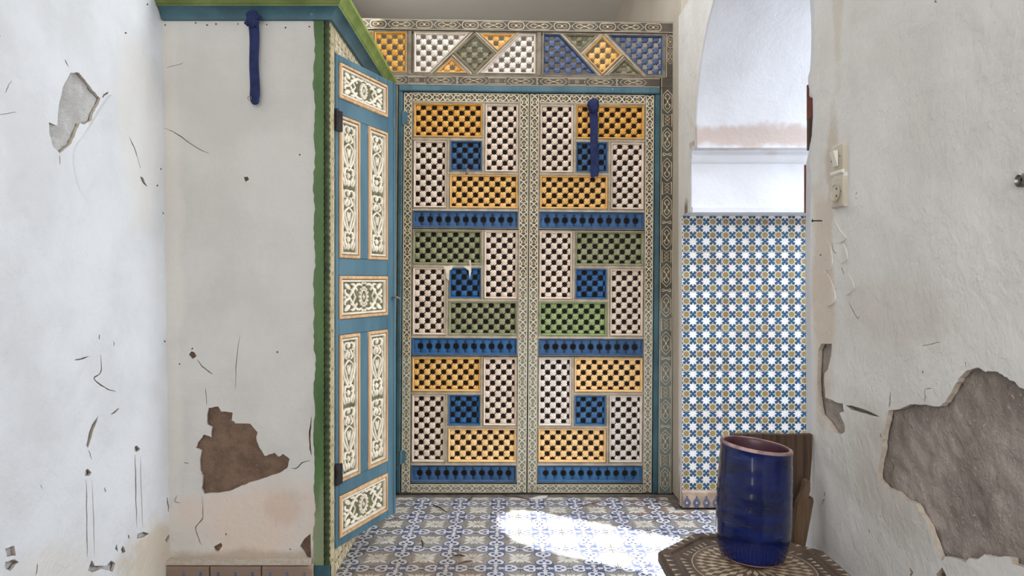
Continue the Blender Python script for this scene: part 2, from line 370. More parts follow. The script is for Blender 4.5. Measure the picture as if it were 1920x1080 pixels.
# front of the plastered closet (faces the camera)
fnF = lambda u, v, n: (u, Yf-n, v)
toF = lambda pl: [onY(x, y, Yf) for x, y in pl]
big = jag(Z8([(812,425),(850,420),(862,440),(905,443),(903,470),(915,485),(975,487),(1003,520),(998,545),(1010,580),(1030,612),(1055,605),(1068,600),(1085,615),(1102,604),(1128,625),(1118,660),(1085,680),(1040,695),(985,712),(940,728),(905,745),(860,755),(795,760),(785,740),(790,690),(780,670),(778,625),(785,590),(762,580),(770,560),(788,540),(796,528),(822,540),(826,500),(808,490),(806,460)]), 1.0, 3)
fholes = [big, jag(Z8([(833,965),(860,950),(866,962),(850,985),(838,980)]), .6, 2), jag(Z8([(1168,965),(1185,935),(1209,915),(1211,1018),(1195,1005),(1185,985)]), .8, 2),
    jag(Z8([(735,218),(745,205),(758,210),(765,224),(750,235)]), .5, 2), crack(Z8([(768,237),(795,272),(830,293)]), 1.8), crack(Z8([(935,140),(920,240),(917,350)]), 1.2), crack(Z8([(800,345),(803,380),(804,414)]), 1.0),
    crack(Z8([(784,768),(790,850),(762,890),(775,940),(788,960)]), 1.5), crack(Z8([(1135,660),(1155,660),(1175,640),(1206,630)]), 1.8), crack(Z8([(1213,460),(1206,520),(1207,570),(1213,610)]), 2.6),
    crack([(306,240),(330,250),(370,278),(392,287)], 1.2), crack([(312,127),(345,118)], 1), jag([(457,332),(464,331),(467,337),(460,341)], .5, 2), crack(Z8([(752,190),(745,200)]), 2),
    crack(Z8([(735,640),(715,640)]), 1.2), crack(Z8([(690,765),(680,790),(705,795)]), 1.2)]
for x, y in ((310,47),(367,43),(388,47),(405,45),(446,45),(500,46),(535,52),(580,50),(562,290),(337,682),(520,660),(604-60,1030),(424,1002)): fholes.append(dot(x, y, 2.0))
wf = plaster('wall_front', rect(-1.40, 0, -.735, 2.168), [toF(h) for h in fholes], fnF, .009, [m_front, m_rim])
tag(wf, kind='structure', label='plastered closet front with a brown bare patch')
base_sheet('bare_render', -1.40, .0, -.757, 2.16, fnF, m_mortar_brown, wf, 90)

# left wall (faces +x), leaning out a little
def fnL(u, v, n): return (Xl+n-.0155*(v-EYE), u, v)
toL = lambda pl: [onX(x, y, Xl) for x, y in pl]
lpatch = jag(Z7([(355,350),(395,350),(425,385),(460,435),(498,475),(480,515),(462,545),(455,580),(420,600),(395,595),(375,640),(355,690),(320,720),(298,740),(265,705),(250,650),(247,590),(287,605),(295,520),(315,425)]), .8, 3)
lholes = [lpatch, crack(Z7([(330,285),(345,325)]), 1.4), crack(Z7([(505,470),(520,455),(537,443)]), 3), crack(Z7([(590,580),(620,640),(655,710),(685,810)]), 1.6), jag(Z7([(678,842),(698,858),(705,878),(719,900),(700,888),(690,872)]), .5, 2),
    crack(Z7([(298,748),(297,795)]), 1.5), crack(Z7([(70,390),(52,420),(40,450)]), 1.2), crack(Z7([(0,555),(40,548),(90,540)]), .9), crack(Z8([(387,220),(387,285),(360,312),(400,345),(445,362)]), 2), crack(Z8([(385,140),(383,160)]), 2), crack(Z8([(285,238),(310,234),(340,226)]), 2.2),
    jag(Z8([(375,455),(368,480),(355,510),(345,545),(332,582),(326,570),(338,520),(350,490)]), .5, 2), crack(Z8([(333,588),(340,605),(345,625)]), 1.2), crack(Z8([(455,427),(440,440),(425,450)]), 2.6), crack(Z8([(440,165),(438,185)]), 1.2),
    crack(Z8([(323,705),(324,850),(323,1005)]), 1.6), crack(Z8([(348,706),(351,1000)]), 1.0), crack(Z8([(516,608),(516,750),(518,890)]), 1.6), crack(Z8([(536,612),(540,890)]), 1.0),
    jag(Z8([(318,690),(322,668),(330,662),(345,676),(336,690)]), .6, 2), jag(Z8([(512,592),(516,575),(524,572),(536,586),(522,597)]), .6, 2),
    jag(Z8([(4,972),(40,962),(45,1000),(10,1005)]), 1, 3), jag(Z8([(2,1025),(40,1015),(58,1025),(20,1062),(4,1050)]), 1, 3), jag(Z8([(325,1060),(340,1018),(352,1040),(395,1040),(415,1020),(432,1030),(420,1065),(405,1058),(375,1052),(340,1066)]), .7, 2),
    jag(Z8([(518,935),(520,915),(545,908),(565,915),(540,930)]), .6, 2), jag(Z8([(628,940),(642,918),(644,930),(634,952)]), .5, 2), jag(Z8([(432,975),(438,955),(443,985)]), .4, 2), jag(Z8([(455,975),(463,962),(473,985),(460,992)]), .5, 2),
    crack(Z8([(638,775),(641,800),(643,832)]), 2.2), crack(Z8([(396,735),(398,755)]), 1.6), crack(Z8([(145,725),(152,740)]), 1.4), crack(Z8([(130,1030),(122,1078)]), 2), crack(Z8([(485,920),(486,935)]), 2), crack(Z7([(20,170),(14,180)]), 2)]
for x, y in ((308,400),(305,262+55),(307,640),(298,348),(243,62),(285,2+6)): lholes.append(dot(x, y, 2.2))
wl = plaster('wall_left', rect(-2.6, 0, 2.64, 3.4), [toL(h) for h in lholes], fnL, .009, [m_left, m_rim])
tag(wl, kind='structure')
base_sheet('bare_render', 1.6, .0, 2.63, 2.3, fnL, m_mortar_pale, wl, 120)

# right wall: thick wall with a horseshoe arch opening
T_R = .75
path = []                                   # (y, z, rounding) from the near jamb over the arch to the far jamb
for z in (0, .3, .62, .85): path.append((2.10, z, .10))
path += [(2.10, 1.2, .09), (2.09, 1.5, .085), (2.085, 1.535, .08), (2.055, 1.56, .06), (2.02, 1.60, .035), (2.005, 1.65, .02), (2.005, 1.704, .018), (2.03, 1.712, .025), (2.035, 1.735, .03), (2.045, 1.75, .035), (2.05, 1.775, .04)]
AC, AH, AA, AB = 2.64, 1.896, .60, .572
a0 = math.asin(-.10/AB)
NA = 40
for k in range(NA+1):
    a = PI-a0-(PI-2*a0)*k/NA
    y = AC+AA*math.cos(a); z = AH+AB*math.sin(a)
    path.append((y, z, .06 if a > PI*.75 else (.012 if a < PI*.55 else .012+.048*(a-PI*.55)/(PI*.2))))
path += [(3.34, 1.79, .012), (3.34, 1.50, .012), (3.528, 1.50, .012), (3.528, 0, .012)]
def offs(path, k):
    out = []
    for i, (y, z, r) in enumerate(path):
        a = Vector(path[max(i-1, 0)][:2]); b = Vector(path[min(i+1, len(path)-1)][:2]); t = (b-a).normalized()
        nn = Vector((-t.y, t.x))             # into the wall
        out.append((y+nn.x*r*k, z+nn.y*r*k))
    return out
fnR = lambda u, v, n: (Xr-n, u, v)
faceedge = [(max(-9, y), max(0, z)) for y, z in offs(path, 1.0)]
faceedge[0] = (faceedge[0][0], 0); faceedge[-1] = (faceedge[-1][0], 0)
outer = [(-2.6, 0)]+faceedge+[(3.575, 0), (3.575, 2.55), (-2.6, 2.55)]
toR = lambda pl: [onX(x, y, Xr) for x, y in pl]
rbig = jag(Z6([(690,280),(735,268),(765,285),(800,283),(830,295),(855,315),(880,325),(895,345),(914,352),(960,390),(1040,470),(1080,600),(1060,900),(985,1050),(914,1048),(870,1032),(865,1010),(855,1005),(830,1005),(790,1005),(760,995),(735,1015),(700,1010),(685,1030),(670,1018),(610,1003),(595,1022),(580,990),(560,935),(545,890),(520,850),(490,798),(455,785),(415,750),(375,735),(345,700),(350,640),(362,590),(365,545),(375,490),(387,435),(430,430),(470,412),(530,412),(585,420),(605,405),(640,345),(660,310)]), 1.2, 3)
rholes = [rbig, jag(Z6([(125,175),(165,175),(163,220),(150,275),(137,290),(135,330),(140,385),(185,405),(208,408),(213,440),(195,445),(215,490),(215,520),(200,530),(175,520),(150,480),(122,450),(112,390),(108,300),(112,200)]), .7, 2),
    jag(Z6([(218,416),(240,416),(300,434),(352,460),(320,455),(280,444),(240,432)]), .5, 2), crack(Z6([(393,362),(392,395),(388,424)]), 2.2), crack(Z6([(528,352),(528,380),(527,402)]), 1.5), crack(Z6([(530,351),(555,350)]), 1.1), jag(Z6([(570,1075),(595,1046),(612,1080),(590,1090)]), .5, 2), crack(Z6([(470,1048),(475,1065),(470,1085)]), 4),
    crack(Z6([(137,752),(135,770)]), 2.4), crack(Z6([(135,782),(130,790),(127,806)]), 2.6), crack(Z6([(353,845),(354,852)]), 1.6), crack(Z6([(310,900),(313,915)]), 1.6), crack(Z6([(519,280),(519,290)]), 2), crack(Z6([(230,10),(245,40),(265,78),(271,66)]), 1.3), crack(Z6([(686,245),(688,268)]), 1.2), crack(Z6([(352,525),(358,540)]), 2.4),
    crack(Z6([(515,185),(545,178),(590,168)]), .9), crack([(1587,470),(1583,486)], 2.0), crack([(1560,455),(1562,470),(1572,478)], 1.2), crack([(1605,365),(1607,360)], 1.0), crack([(1578,500),(1582,515)], 1.3), crack([(1565,420),(1575,440),(1586,444)], 1.0), crack([(1548,500),(1556,530),(1570,545)], 1.0), crack(Z6([(345,930),(350,955)]), 1.0)]
for x, y in ((1754,3),(1581,537),(1538,478)): rholes.append(dot(x, y, 2.4))
wr = plaster('wall_right', outer, [toR(h) for h in rholes]+[rect(-1.35, .95, .15, 2.5)], fnR, .012, [m_right, m_rim])  # last hole: opening added out of view for the side fill lamp
tag(wr, kind='structure')
base_sheet('bare_render', .85, .0, 1.985, 1.2, fnR, m_mortar_grey, wr, 130, amp=.005, back=-.0155)
rv = MB(FLOOR)
lo = []
for k, xx in ((1.0, 0), (.62, .08), (.29, .29), (.08, .62), (0, 1.0)):
    lo.append([(Xr+p[2]*.5*xx, q[0], max(0, q[1])) for q, p in zip(offs(path, k), path)])
lo.append([(Xr+T_R, y, z) for y, z, r in path])
rv.loops(lo, 0, cap1=False, closed=False)
# outer face, far end and top of the thick wall
ob = [(-2.6, 0)]+[(y, z) for y, z, r in path]+[(3.7, 0), (3.7, 3.4), (-2.6, 3.4)]
wh = rect(-1.35, .95, .15, 2.5)  # same added opening, cut through the outer face
ii = rv.add([(Xr+T_R, y, z) for y, z in ob+wh])
for t in tessellate_polygon([[Vector((y, z, 0)) for y, z in ob], [Vector((y, z, 0)) for y, z in wh]]): rv.fi([ii[i] for i in t], 0)
rv.bridge(rv.add([(Xr+.009, y, z) for y, z in wh]), rv.add([(Xr+T_R, y, z) for y, z in wh]), 0)
rv.face([(Xr, 3.575, 0), (Xr+.1, 3.575, 0), (Xr+.1, 3.575, 2.55), (Xr, 3.575, 2.55)], 0)
rv.face([(Xr, -2.6, 2.55), (Xr+.1, -2.6, 2.55), (Xr+.1, 3.575, 2.55), (Xr, 3.575, 2.55)], 0)
rv.face([(Xr+.06, -2.6, 2.55), (Xr+.06, 3.6, 2.55), (Xr+.06, 3.6, 3.4), (Xr+.06, -2.6, 3.4)], 0)
rv.build('arch_reveal', m_reveal, wr, smooth=40)
# impost moulding on the far jamb
im = MB(FLOOR)
prof = [(3.35, 1.497), (3.325, 1.50), (3.322, 1.522), (3.338, 1.530), (3.338, 1.738), (3.318, 1.745), (3.308, 1.762), (3.300, 1.772), (3.306, 1.783), (3.288, 1.790), (3.278, 1.803), (3.286, 1.815), (3.262, 1.818), (3.256, 1.829), (3.262, 1.838), (3.35, 1.84)]
def xin(z): return Xr-.002 if z > 1.74 else Xr+.006
im.loops([[(xin(z), y, z) for y, z in prof], [(Xr+T_R-.01, y, z) for y, z in prof]], 0, closed=False, cap0=True)
im.build('impost_moulding', m_reveal, wr, smooth=50)

# blistered and lifted plaster flakes
def flake(px, to, fn, lift, mat, parent):
    pl = to(px); n = len(pl); cu = sum(p[0] for p in pl)/n; cv = sum(p[1] for p in pl)/n
    P = cr([(u, v, l) for (u, v), l in zip(pl, lift)], 5, True)
    if sum(P[i-1][0]*P[i][1]-P[i][0]*P[i-1][1] for i in range(len(P))) < 0: P = P[::-1]
    m = sum(lift)/n*.75
    mb = MB(fn)
    mb.loops([[(u, v, -.001) for u, v, l in P], [(u, v, max(.0003, l)) for u, v, l in P], [(cu+(u-cu)*.8, cv+(v-cv)*.8, max(.0003, l)*.6+m*.4) for u, v, l in P], [(cu+(u-cu)*.4, cv+(v-cv)*.4, m*.9+max(0, l)*.1) for u, v, l in P], [(cu+(u-cu)*.1, cv+(v-cv)*.1, m) for u, v, l in P]], 0)
    mb.build('plaster_flake', mat, parent, smooth=45)
flake([(140,291),(166,243),(206,181),(219,190),(232,222),(246,262),(262,306),(262,345),(215,390),(160,370)], toL, fnL, [.004,.008,.011,.007,.005,.004,.003,.001,.0003,.0003], m_left, wl)
for pxs, lf in (([(1548,412),(1562,405),(1576,432),(1588,446),(1572,456),(1556,448)], [.001,.001,.004,.006,.003,.001]), ([(1543,452),(1556,458),(1562,490),(1556,508),(1545,496)], [.001,.004,.005,.003,.001]), ([(1566,462),(1582,458),(1590,484),(1576,492)], [.001,.002,.005,.003]),
        ([(1540,510),(1556,520),(1568,560),(1552,574),(1540,552)], [.001,.004,.006,.004,.001]), ([(1575,520),(1592,516),(1602,540),(1586,552)], [.001,.002,.004,.003])):
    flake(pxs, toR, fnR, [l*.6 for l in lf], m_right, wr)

# ------------------------------------------------------------------ the rest of the shell
def box(mb, x0, x1, y0, y1, z0, z1, m=0):
    mb.loops([[(x0,y0,z0),(x1,y0,z0),(x1,y1,z0),(x0,y1,z0)], [(x0,y0,z1),(x1,y0,z1),(x1,y1,z1),(x0,y1,z1)]], m, cap0=True)
def shell(name, boxes, mat, parent=None):
    mb = MB(FLOOR)
    for b in boxes: box(mb, *b)
    o = mb.build(name, mat, parent)
    if not parent: tag(o, kind='structure')
    return o
floor = shell('floor', [(-1.6, 6.0, -2.8, 7.1, -.12, -.011)], m_slab)
shell('ceiling', [(-1.6, 1.64, -2.8, 2.55, 3.4, 3.5), (-1.6, 1.64, 3.45, 7.1, 3.4, 3.5), (-1.6, -.5, 2.55, 3.45, 3.4, 3.5), (.6, 1.64, 2.55, 3.45, 3.4, 3.5)], m_ceil)  # gap over the passage added for the overhead fill lamp
shell('wall_back', [(-1.6, 1.1, 6.9, 7.05, 0, 3.4)], m_back)
shell('wall_back_left', [(-1.55, -1.418, 3.66, 4.25, 0, 3.4), (-1.55, -1.418, 5.25, 6.9, 0, 3.4), (-1.55, -1.418, 4.25, 5.25, 0, 1.5), (-1.55, -1.418, 4.25, 5.25, 2.9, 3.4), (-1.55, -1.34, 2.66, 3.66, 0, 3.4)], m_back)  # gap added out of view for the back room fill lamp
shell('wall_back_right', [(.90, 1.64, 3.58, 6.9, 0, 3.4)], m_back)
# wall behind the camera, with an opening added for the rear fill lamp
shell('wall_behind', [(-1.6, -1.2, -2.75, -2.6, 0, 3.4), (.7, 1.64, -2.75, -2.6, 0, 3.4), (-1.2, .7, -2.75, -2.6, 0, .9), (-1.2, .7, -2.75, -2.6, 3.1, 3.4)], m_ceil)
# courtyard beyond the arch: tall far wall with a high arched window that lets the sun through
XS, YC, HT, HB, RW = 4.0, 3.055-.568*3.6, 4.66, 3.0, .245
pts = [(YC-RW, HB), (YC-RW, HT-RW)]+[(YC+RW*math.cos(PI-PI*k/16), HT-RW+RW*math.sin(PI-PI*k/16)) for k in range(1, 16)]+[(YC+RW, HT-RW), (YC+RW, HB)]
cw = MB(SIDE_L); hole = pts
polys = [ccw(rect(-4, 0, 7, 8)), ccw(hole)[::-1]]
flat = [p for pl in polys for p in pl]; ii = cw.add([(u, v, -XS) for u, v in flat])
for t in tessellate_polygon([[Vector((u, v, 0)) for u, v in pl] for pl in polys]): cw.fi([ii[i] for i in t])
tag(cw.build('wall_courtyard', m_court), kind='structure')

# ------------------------------------------------------------------ floor tiles
TS = .2005
def floor_tile_mesh():
    mb = MB(FLOOR); h = TS/2-.0006; U = TS
    mb.loops([[(u, v, -.012) for u, v in rect(-h, -h, h, h)], [(u, v, -.0009) for u, v in rect(-h, -h, h, h)], [(u, v, 0) for u, v in rect(-h+.001, -h+.001, h-.001, h-.001)]], 0)
    e = .00025
    def s_(pl): return [(u*U, v*U) for u, v in pl]
    for q in range(4):
        A = q*PI/2
        R = lambda pl: rot(s_(pl), A)
        mb.fan(R(ell(0, .272, .196, .205, 18)), R([(0, .262)])[0], e, 2)                      # blue halo
        mb.flat(R([(-.16, .02), (.16, .02), (.12, .2), (-.12, .2)]), e*.9, 2)
        mb.flat(R([(-.045, .40), (.045, .40), (.085, .495), (-.085, .495)]), e, 2)
        lobe = [(0, .452), (.06, .44), (.125, .40), (.165, .335), (.168, .265), (.138, .208), (.085, .186), (.04, .20), (0, .165)]
        lobe = lobe+[(-x, y) for x, y in lobe[::-1][1:-1]]
        mb.fan(R(lobe), R([(0, .30)])[0], 2*e, 3)
        inn = [(0, .265), (.026, .262), (.066, .226), (.104, .240), (.114, .29), (.086, .335), (.048, .32), (.022, .285)]
        mb.flat(R(inn[1:]+[(.028, .262)]), 3*e, 2); mb.flat(R([(-x, y) for x, y in inn[1:]]), 3*e, 2)
        mb.flat(R([(0, .41), (.034, .355), (0, .305), (-.034, .355)]), 3*e, 4)
        mb.flat(R([(-.022, .42), (.022, .42), (.03, .497), (-.03, .497)]), 2*e, 3)
        mb.flat(R([(-.05, .115), (.05, .115), (.022, .2), (-.022, .2)]), 2*e, 3)
        # corner leaf of the pale rosette
        for da, L_, W_ in ((0, 1.0, .66), (29, .72, .5), (-29, .72, .5)):
            half = [(.0, .015), (.022, .07), (.034, .115), (.062, .135), (.046, .165), (.072, .205), (.044, .215), (.040, .255), (.018, .25), (0, .315)]
            lf = half+[(-x, y) for x, y in half[::-1][1:-1]]
            lf = [(x*W_*1.1, y*L_*1.1+.01) for x, y in lf]
            lf = rot(lf, PI*.25+math.radians(da)); lf = [(x+.497, y-.497) for x, y in lf]
            ca = PI*.75+math.radians(da)
            mb.fan(R([(min(x, .496), max(y, -.496)) for x, y in lf]), R([(.497+.15*L_*math.cos(ca), -.497+.15*L_*math.sin(ca))])[0], e*1.1+.00004*abs(da)/27, 1)
        for (dx, dy) in ((-1, 0), (0, 1)):
            sp = [(.497, -.497), (.497+dx*.1-dy*.028, -.497+dy*.1-dx*-.028*0+abs(dx)*.028), (.497+dx*.27, -.497+dy*.27)]
            if dy: sp[1] = (.497-.028, -.497+.1)
            mb.flat(R(sp), e*1.2, 1)
    mb.fan(s_(ell(0, 0, .115, n=12)), (0, 0), 2*e, 3)
    for q in range(4): mb.flat(rot(s_([(.012, .012), (.03, .075), (.085, .085), (.075, .03)]), q*PI/2), 3*e, 4)
    return mb.build('tile', [m_tg, m_tl, m_tb, m_tv, m_td], floor)
t0 = floor_tile_mesh(); first = True
rnd = random.Random(3)
for i in range(-5, 11):
    for j in range(-6, 5):
        x = -.457+TS*i; y = 2.77+TS*j
        if x < -.79 and y+.1 > 2.66: continue
        if x < -1.25: continue
        if x > .87 and not (2.06 < y < 3.55): continue
        if x > 1.4 or y > 3.72: continue
        o = t0 if first else t0.copy()
        if not first: C.objects.link(o)
        first = False
        o.location = (x, y, rnd.uniform(-.0006, .0006)); o.rotation_euler = (rnd.uniform(-.002, .002), rnd.uniform(-.002, .002), rnd.choice((0, 1, 2, 3))*PI/2)

# ------------------------------------------------------------------ zellige wall tiles on the far jamb
WT = .2045
def wall_tile_mesh(nm, u0, u1, parent):
    mb = MB(WALL); h = WT/2-.0009
    L0, L1 = u0*WT+.0009, u1*WT-.0009
    v0, v1 = .0009, WT-.0009
    mb.loops([[(u, v, 0) for u, v in rect(L0, v0, L1, v1)], [(u, v, .007) for u, v in rect(L0, v0, L1, v1)], [(u, v, .008) for u, v in inset(rect(L0, v0, L1, v1), .001)]], 0)
    p = WT/3; e = .0003; n0 = .008+e
    def clipP(pl):
        return [(min(max(u, L0+.001), L1-.001), min(max(v, v0+.001), v1-.001)) for u, v in pl]
    def put(pl, n, m):
        us = [q[0] for q in pl]
        if max(us) < L0+.002 or min(us) > L1-.002: return
        vs = [q[1] for q in pl]
        if max(vs) < v0+.002 or min(vs) > v1-.002: return
        mb.flat(clipP(pl), n, m)
    for a in range(-1, 4):
        for b in range(-1, 4):
            cu, cv = (a+.34)*p, (b+.30)*p
            put(ell(cu, cv, .300*p, n=8, ph=PI/8), n0, 3)
            put(ell(cu, cv, .23*p, n=8, ph=PI/8), n0+e, 2)
            for k in range(8):
                A = k*PI/4+PI/8; uu, vv = cu+.388*p*math.cos(A), cv+.388*p*math.sin(A)
                put(ell(uu, vv, .150*p, n=4, ph=A+PI/4), n0+e, 1)
            for (du, dv) in ((.5, 0), (0, .5)):
                put([(cu+du*p+.135*p, cv+dv*p), (cu+du*p, cv+dv*p+.135*p), (cu+du*p-.135*p, cv+dv*p), (cu+du*p, cv+dv*p-.135*p)], n0+2*e, 1)
    return mb.build(nm, [m_wt, m_wb, m_wo, m_wy], parent)
YJ = 3.526
tl = wall_tile_mesh('tile', 0, 1, wr)
x0 = .889; z0 = .086
protos = {0: tl}
rnd = random.Random(5)
for c in range(4):
    for r in range(7):
        o = tl if (c == 0 and r == 0) else tl.copy()
        if not (c == 0 and r == 0): C.objects.link(o)
        o.parent = wr
        o.location = (x0+c*WT*.992, YJ, z0+r*WT); o.rotation_euler = (rnd.uniform(-.004, .004), 0, rnd.uniform(-.004, .004))
gb = MB(WALL); gb.flat(rect(Xr+.003, .0, Xr+T_R, 1.5), -3.5275, 0)
gb.build('grout_bed', m_grout, wr)
def skirting_tile(nm, width, height, parent, pitch=.05):
    mb = MB(WALL)
    mb.loops([[(u, v, 0) for u, v in rect(.001, 0, width-.001, height)], [(u, v, .012) for u, v in rect(.001, 0, width-.001, height-.006)], [(u, v, .014) for u, v in rect(.003, 0, width-.003, height-.012)]], 0)
    n = int(width/pitch)
    for k in range(n):
        c = (k+.5)*width/n
        half = [(0, .062), (.005, .058), (.004, .05), (.012, .042), (.019, .03), (.019, .018), (.012, .008), (.014, .002)]
        pl = [(c+x, y) for x, y in half]+[(c-x, y) for x, y in half[::-1]]
        mb.flat(pl, .0145, 1)
        mb.flat(ell(c, .025, .006, n=6), .0149, 2)
    return mb.build(nm, [m_skirt, m_vase, m_tl], parent)
sk = thing('baseboard_arch', None, None, (0, 0, 0)); sk['kind'] = 'structure'
for c in range(4):
    o = skirting_tile('tile', .2, .088, sk) if c == 0 else bpy.data.objects['skirt_proto'].copy()
    if c == 0: o.name = 'skirt_proto'
    else: C.objects.link(o)
    o.location = (.888+c*.2, 3.522, 0)
bpy.data.objects['skirt_proto'].name = 'tile'
sk2 = tag(shell('baseboard_left', [(-1.34, -.757, 2.59, 2.623, .088, .104), (-1.34, -.757, 2.612, 2.623, 0, .09)], m_rim), kind='structure')
for c in range(3):
    o = skirting_tile('tile', .195, .086, sk2); o.location = (-1.335+c*.197, 2.607, 0)

# ------------------------------------------------------------------ corner cupboard (closet) with cornice, painted frame and a carved door standing ajar
XC = -.69
cup = thing('cupboard', 'green framed corner closet with teal cornice and a carved blue door ajar', 'cupboard', (XC, Yf, 0))
def P3(mb): return mb
# corner post on the front, with a ragged paint edge on its left side
rnd = random.Random(11)
mb = MB(lambda u, v, n: (u-XC, -n, v))
edge = []
z = .0
while z < 2.168:
    edge.append((onY(589.5+rnd.uniform(-1.3, 1.5)+2.2*math.sin(z*9)*math.sin(z*23+1), 0, Yf)[0], z)); z += .018
edge.append((-.757, 2.168))
rt = [(-.712, zz) for _, zz in edge]
a = mb.add([(u, v, .0035) for u, v in edge]); b = mb.add([(u, v, .0035) for u, v in rt]); mb.bridge(a, b, 0, closed=False)
a2 = mb.add([(u, v, -.02) for u, v in edge]); mb.bridge(a2, a, 0, closed=False)
mb.build('corner_post', m_green, cup)
mb = MB(FLOOR); box(mb, -.067, .0, -.006, .02, 0, .075); mb.build('post_plinth', m_tealD, cup)
# rope moulding at the corner
mb = MB(FLOOR); N_ = 330
rows = []
for k in range(N_+1):
    z = .075+(2.168-.075)*k/N_; row = []
    for q in range(10):
        a = 2*PI*q/10; r = .011*(1+.22*math.sin(2*(a+z*2*PI/.052)))
        row.append((-.012+r*math.cos(a), .006+r*math.sin(a), z))
    rows.append(mb.add(row))
for a, b in zip(rows, rows[1:]): mb.bridge(a, b, 0)
mb.build('rope_moulding', m_rope, cup, smooth=60)
# painted frame round the door opening (plane x = XC, faces +x)
DH0, DH1 = .107, 2.068
def lattice_paint(mb, u0, u1, v0, v1, n, along='v', cell=.05):
    """cream interlaced diamonds on an ochre board"""
    w_ = (u1-u0) if along == 'v' else (v1-v0); L_ = (v1-v0) if along == 'v' else (u1-u0)
    k = max(1, round(L_/cell)); c = L_/k
    f = (lambda a, b: (u0+w_/2+a, v0+b)) if along == 'v' else (lambda a, b: (u0+b, v0+w_/2+a))
    for i in range(k):
        b0 = i*c
        mb.flat([f(0, b0+.18*c), f(.2*w_, b0+.5*c), f(0, b0+.82*c), f(-.2*w_, b0+.5*c)], n, 2)
    for sg in (1, -1):
        pts = []
        for i in range(2*k+1): pts.append(f(sg*(.36*w_ if i % 2 else -.02*w_)*1, i*c/2))
        mb.stroke(pts, .11*w_, n+.0003, 1)
        pts = [f(sg*(.47*w_ if i % 2 == 0 else .10*w_), i*c/2) for i in range(2*k+1)]
        mb.stroke(pts, .09*w_, n+.0006, 1)
def frame_board(name, u0, u1, v0, v1, along, cell=.05):
    mb = MB(SIDE_R); mb.prism(rect(u0, v0, u1, v1), -.03, 0, 0, .002)
    lattice_paint(mb, u0+.004, u1-.004, v0+.004, v1-.004, .0004, along, cell)
    return mb.build(name, [m_stripbg, m_line, m_tan], cup)
frame_board('frame_stile', .006, .072, 0, 2.168, 'v', .075)
frame_board('frame_stile', .53, .60, 0, 2.168, 'v', .075)
frame_board('frame_head', .072, .53, 2.070, 2.168, 'h', .06)
frame_board('frame_sill', .072, .53, 0, .105, 'h', .06)
mb = MB(SIDE_R); mb.prism(rect(.60, 0, 1.06, 2.168), -.03, 0, 0, .002); mb.build('side_board', m_stripbg, cup)
mb = MB(FLOOR); box(mb, -.62, -.6, .05, 1.06, 0, 2.16); box(mb, -.62, -.03, 1.04, 1.06, 0, 2.16); mb.build('carcass', m_shade, cup)
# cornice: profile swept along the front and round the corner
mb = MB(FLOOR)
cpr = [(0, 2.165, 0), (.012, 2.166, 0), (.014, 2.176, 0), (.017, 2.184, 0), (.024, 2.194, 0), (.036, 2.203, 0), (.044, 2.206, 0), (.046, 2.212, 1), (.050, 2.214, 1), (.056, 2.226, 1), (.066, 2.240, 1), (.074, 2.246, 1), (.074, 2.262, 1), (0, 2.262, 1)]
A_ = mb.add([(-.64, -o, z) for o, z, m in cpr]); B_ = mb.add([(o, -o, z) for o, z, m in cpr]); D_ = mb.add([(o, 1.09, z) for o, z, m in cpr])
for i in range(len(cpr)-1):
    mm = cpr[i+1][2]
    mb.fi((A_[i], A_[i+1], B_[i+1], B_[i]), mm); mb.fi((B_[i], B_[i+1], D_[i+1], D_[i]), 0 if mm == 0 else 2)
mb.fi(D_[::-1], 2); mb.fi(A_, 1)
mb.face([(-.64, 0, 2.262), (0, 0, 2.262), (0, 1.09, 2.262), (-.64, 1.09, 2.262)], 2)
mb.build('cornice', [m_tealD, m_oliveD, m_olive], cup, smooth=35)

# the carved door leaf: local u along the leaf from the hinge, v up, n towards the passage
LW, TH = .443, .034
ang = math.atan2(.163, .412)
door = link('door', None, cup); door.location = (.004, .074, 0); door.rotation_euler = (0, 0, -ang)
DM = SIDE_R
def dbox(name, u0, u1, v0, v1, n1=0.0, mat=m_teal):
    mb = MB(DM); mb.prism(rect(u0, v0, u1, v1), -TH, n1, 0, .003); return mb.build(name, mat, door)
Hs = [DH0, .139, .307, .36, .949, 1.012, 1.187, 1.258, 1.829, 1.896, 2.040, DH1]
Us = [0, .022, .168, .230, .385, LW]
dbox('stile', 0, Us[1], DH0, DH1); dbox('stile', Us[4], LW, DH0, DH1)
for a, b in ((0, 1), (2, 3), (4, 5), (6, 7), (8, 9), (10, 11)): dbox('rail', Us[1], Us[4], Hs[a], Hs[b], -.001)
for a, b in ((3, 4), (7, 8)): dbox('mullion', Us[2], Us[3], Hs[a], Hs[b], -.0005)
mb = MB(DM)
mb.prism(rect(LW-.012, DH0+.002, LW+.004, DH1-.002), -TH*.5, .006, 0, .004); mb.build('edge_bead', m_teal, door)
taper = lambda w0, w1: (lambda t: w0*(1-t)+w1*t)
leafw = lambda w_: (lambda t: max(.0012, w_*math.sin(PI*min(1, .12+.86*t))**.8))
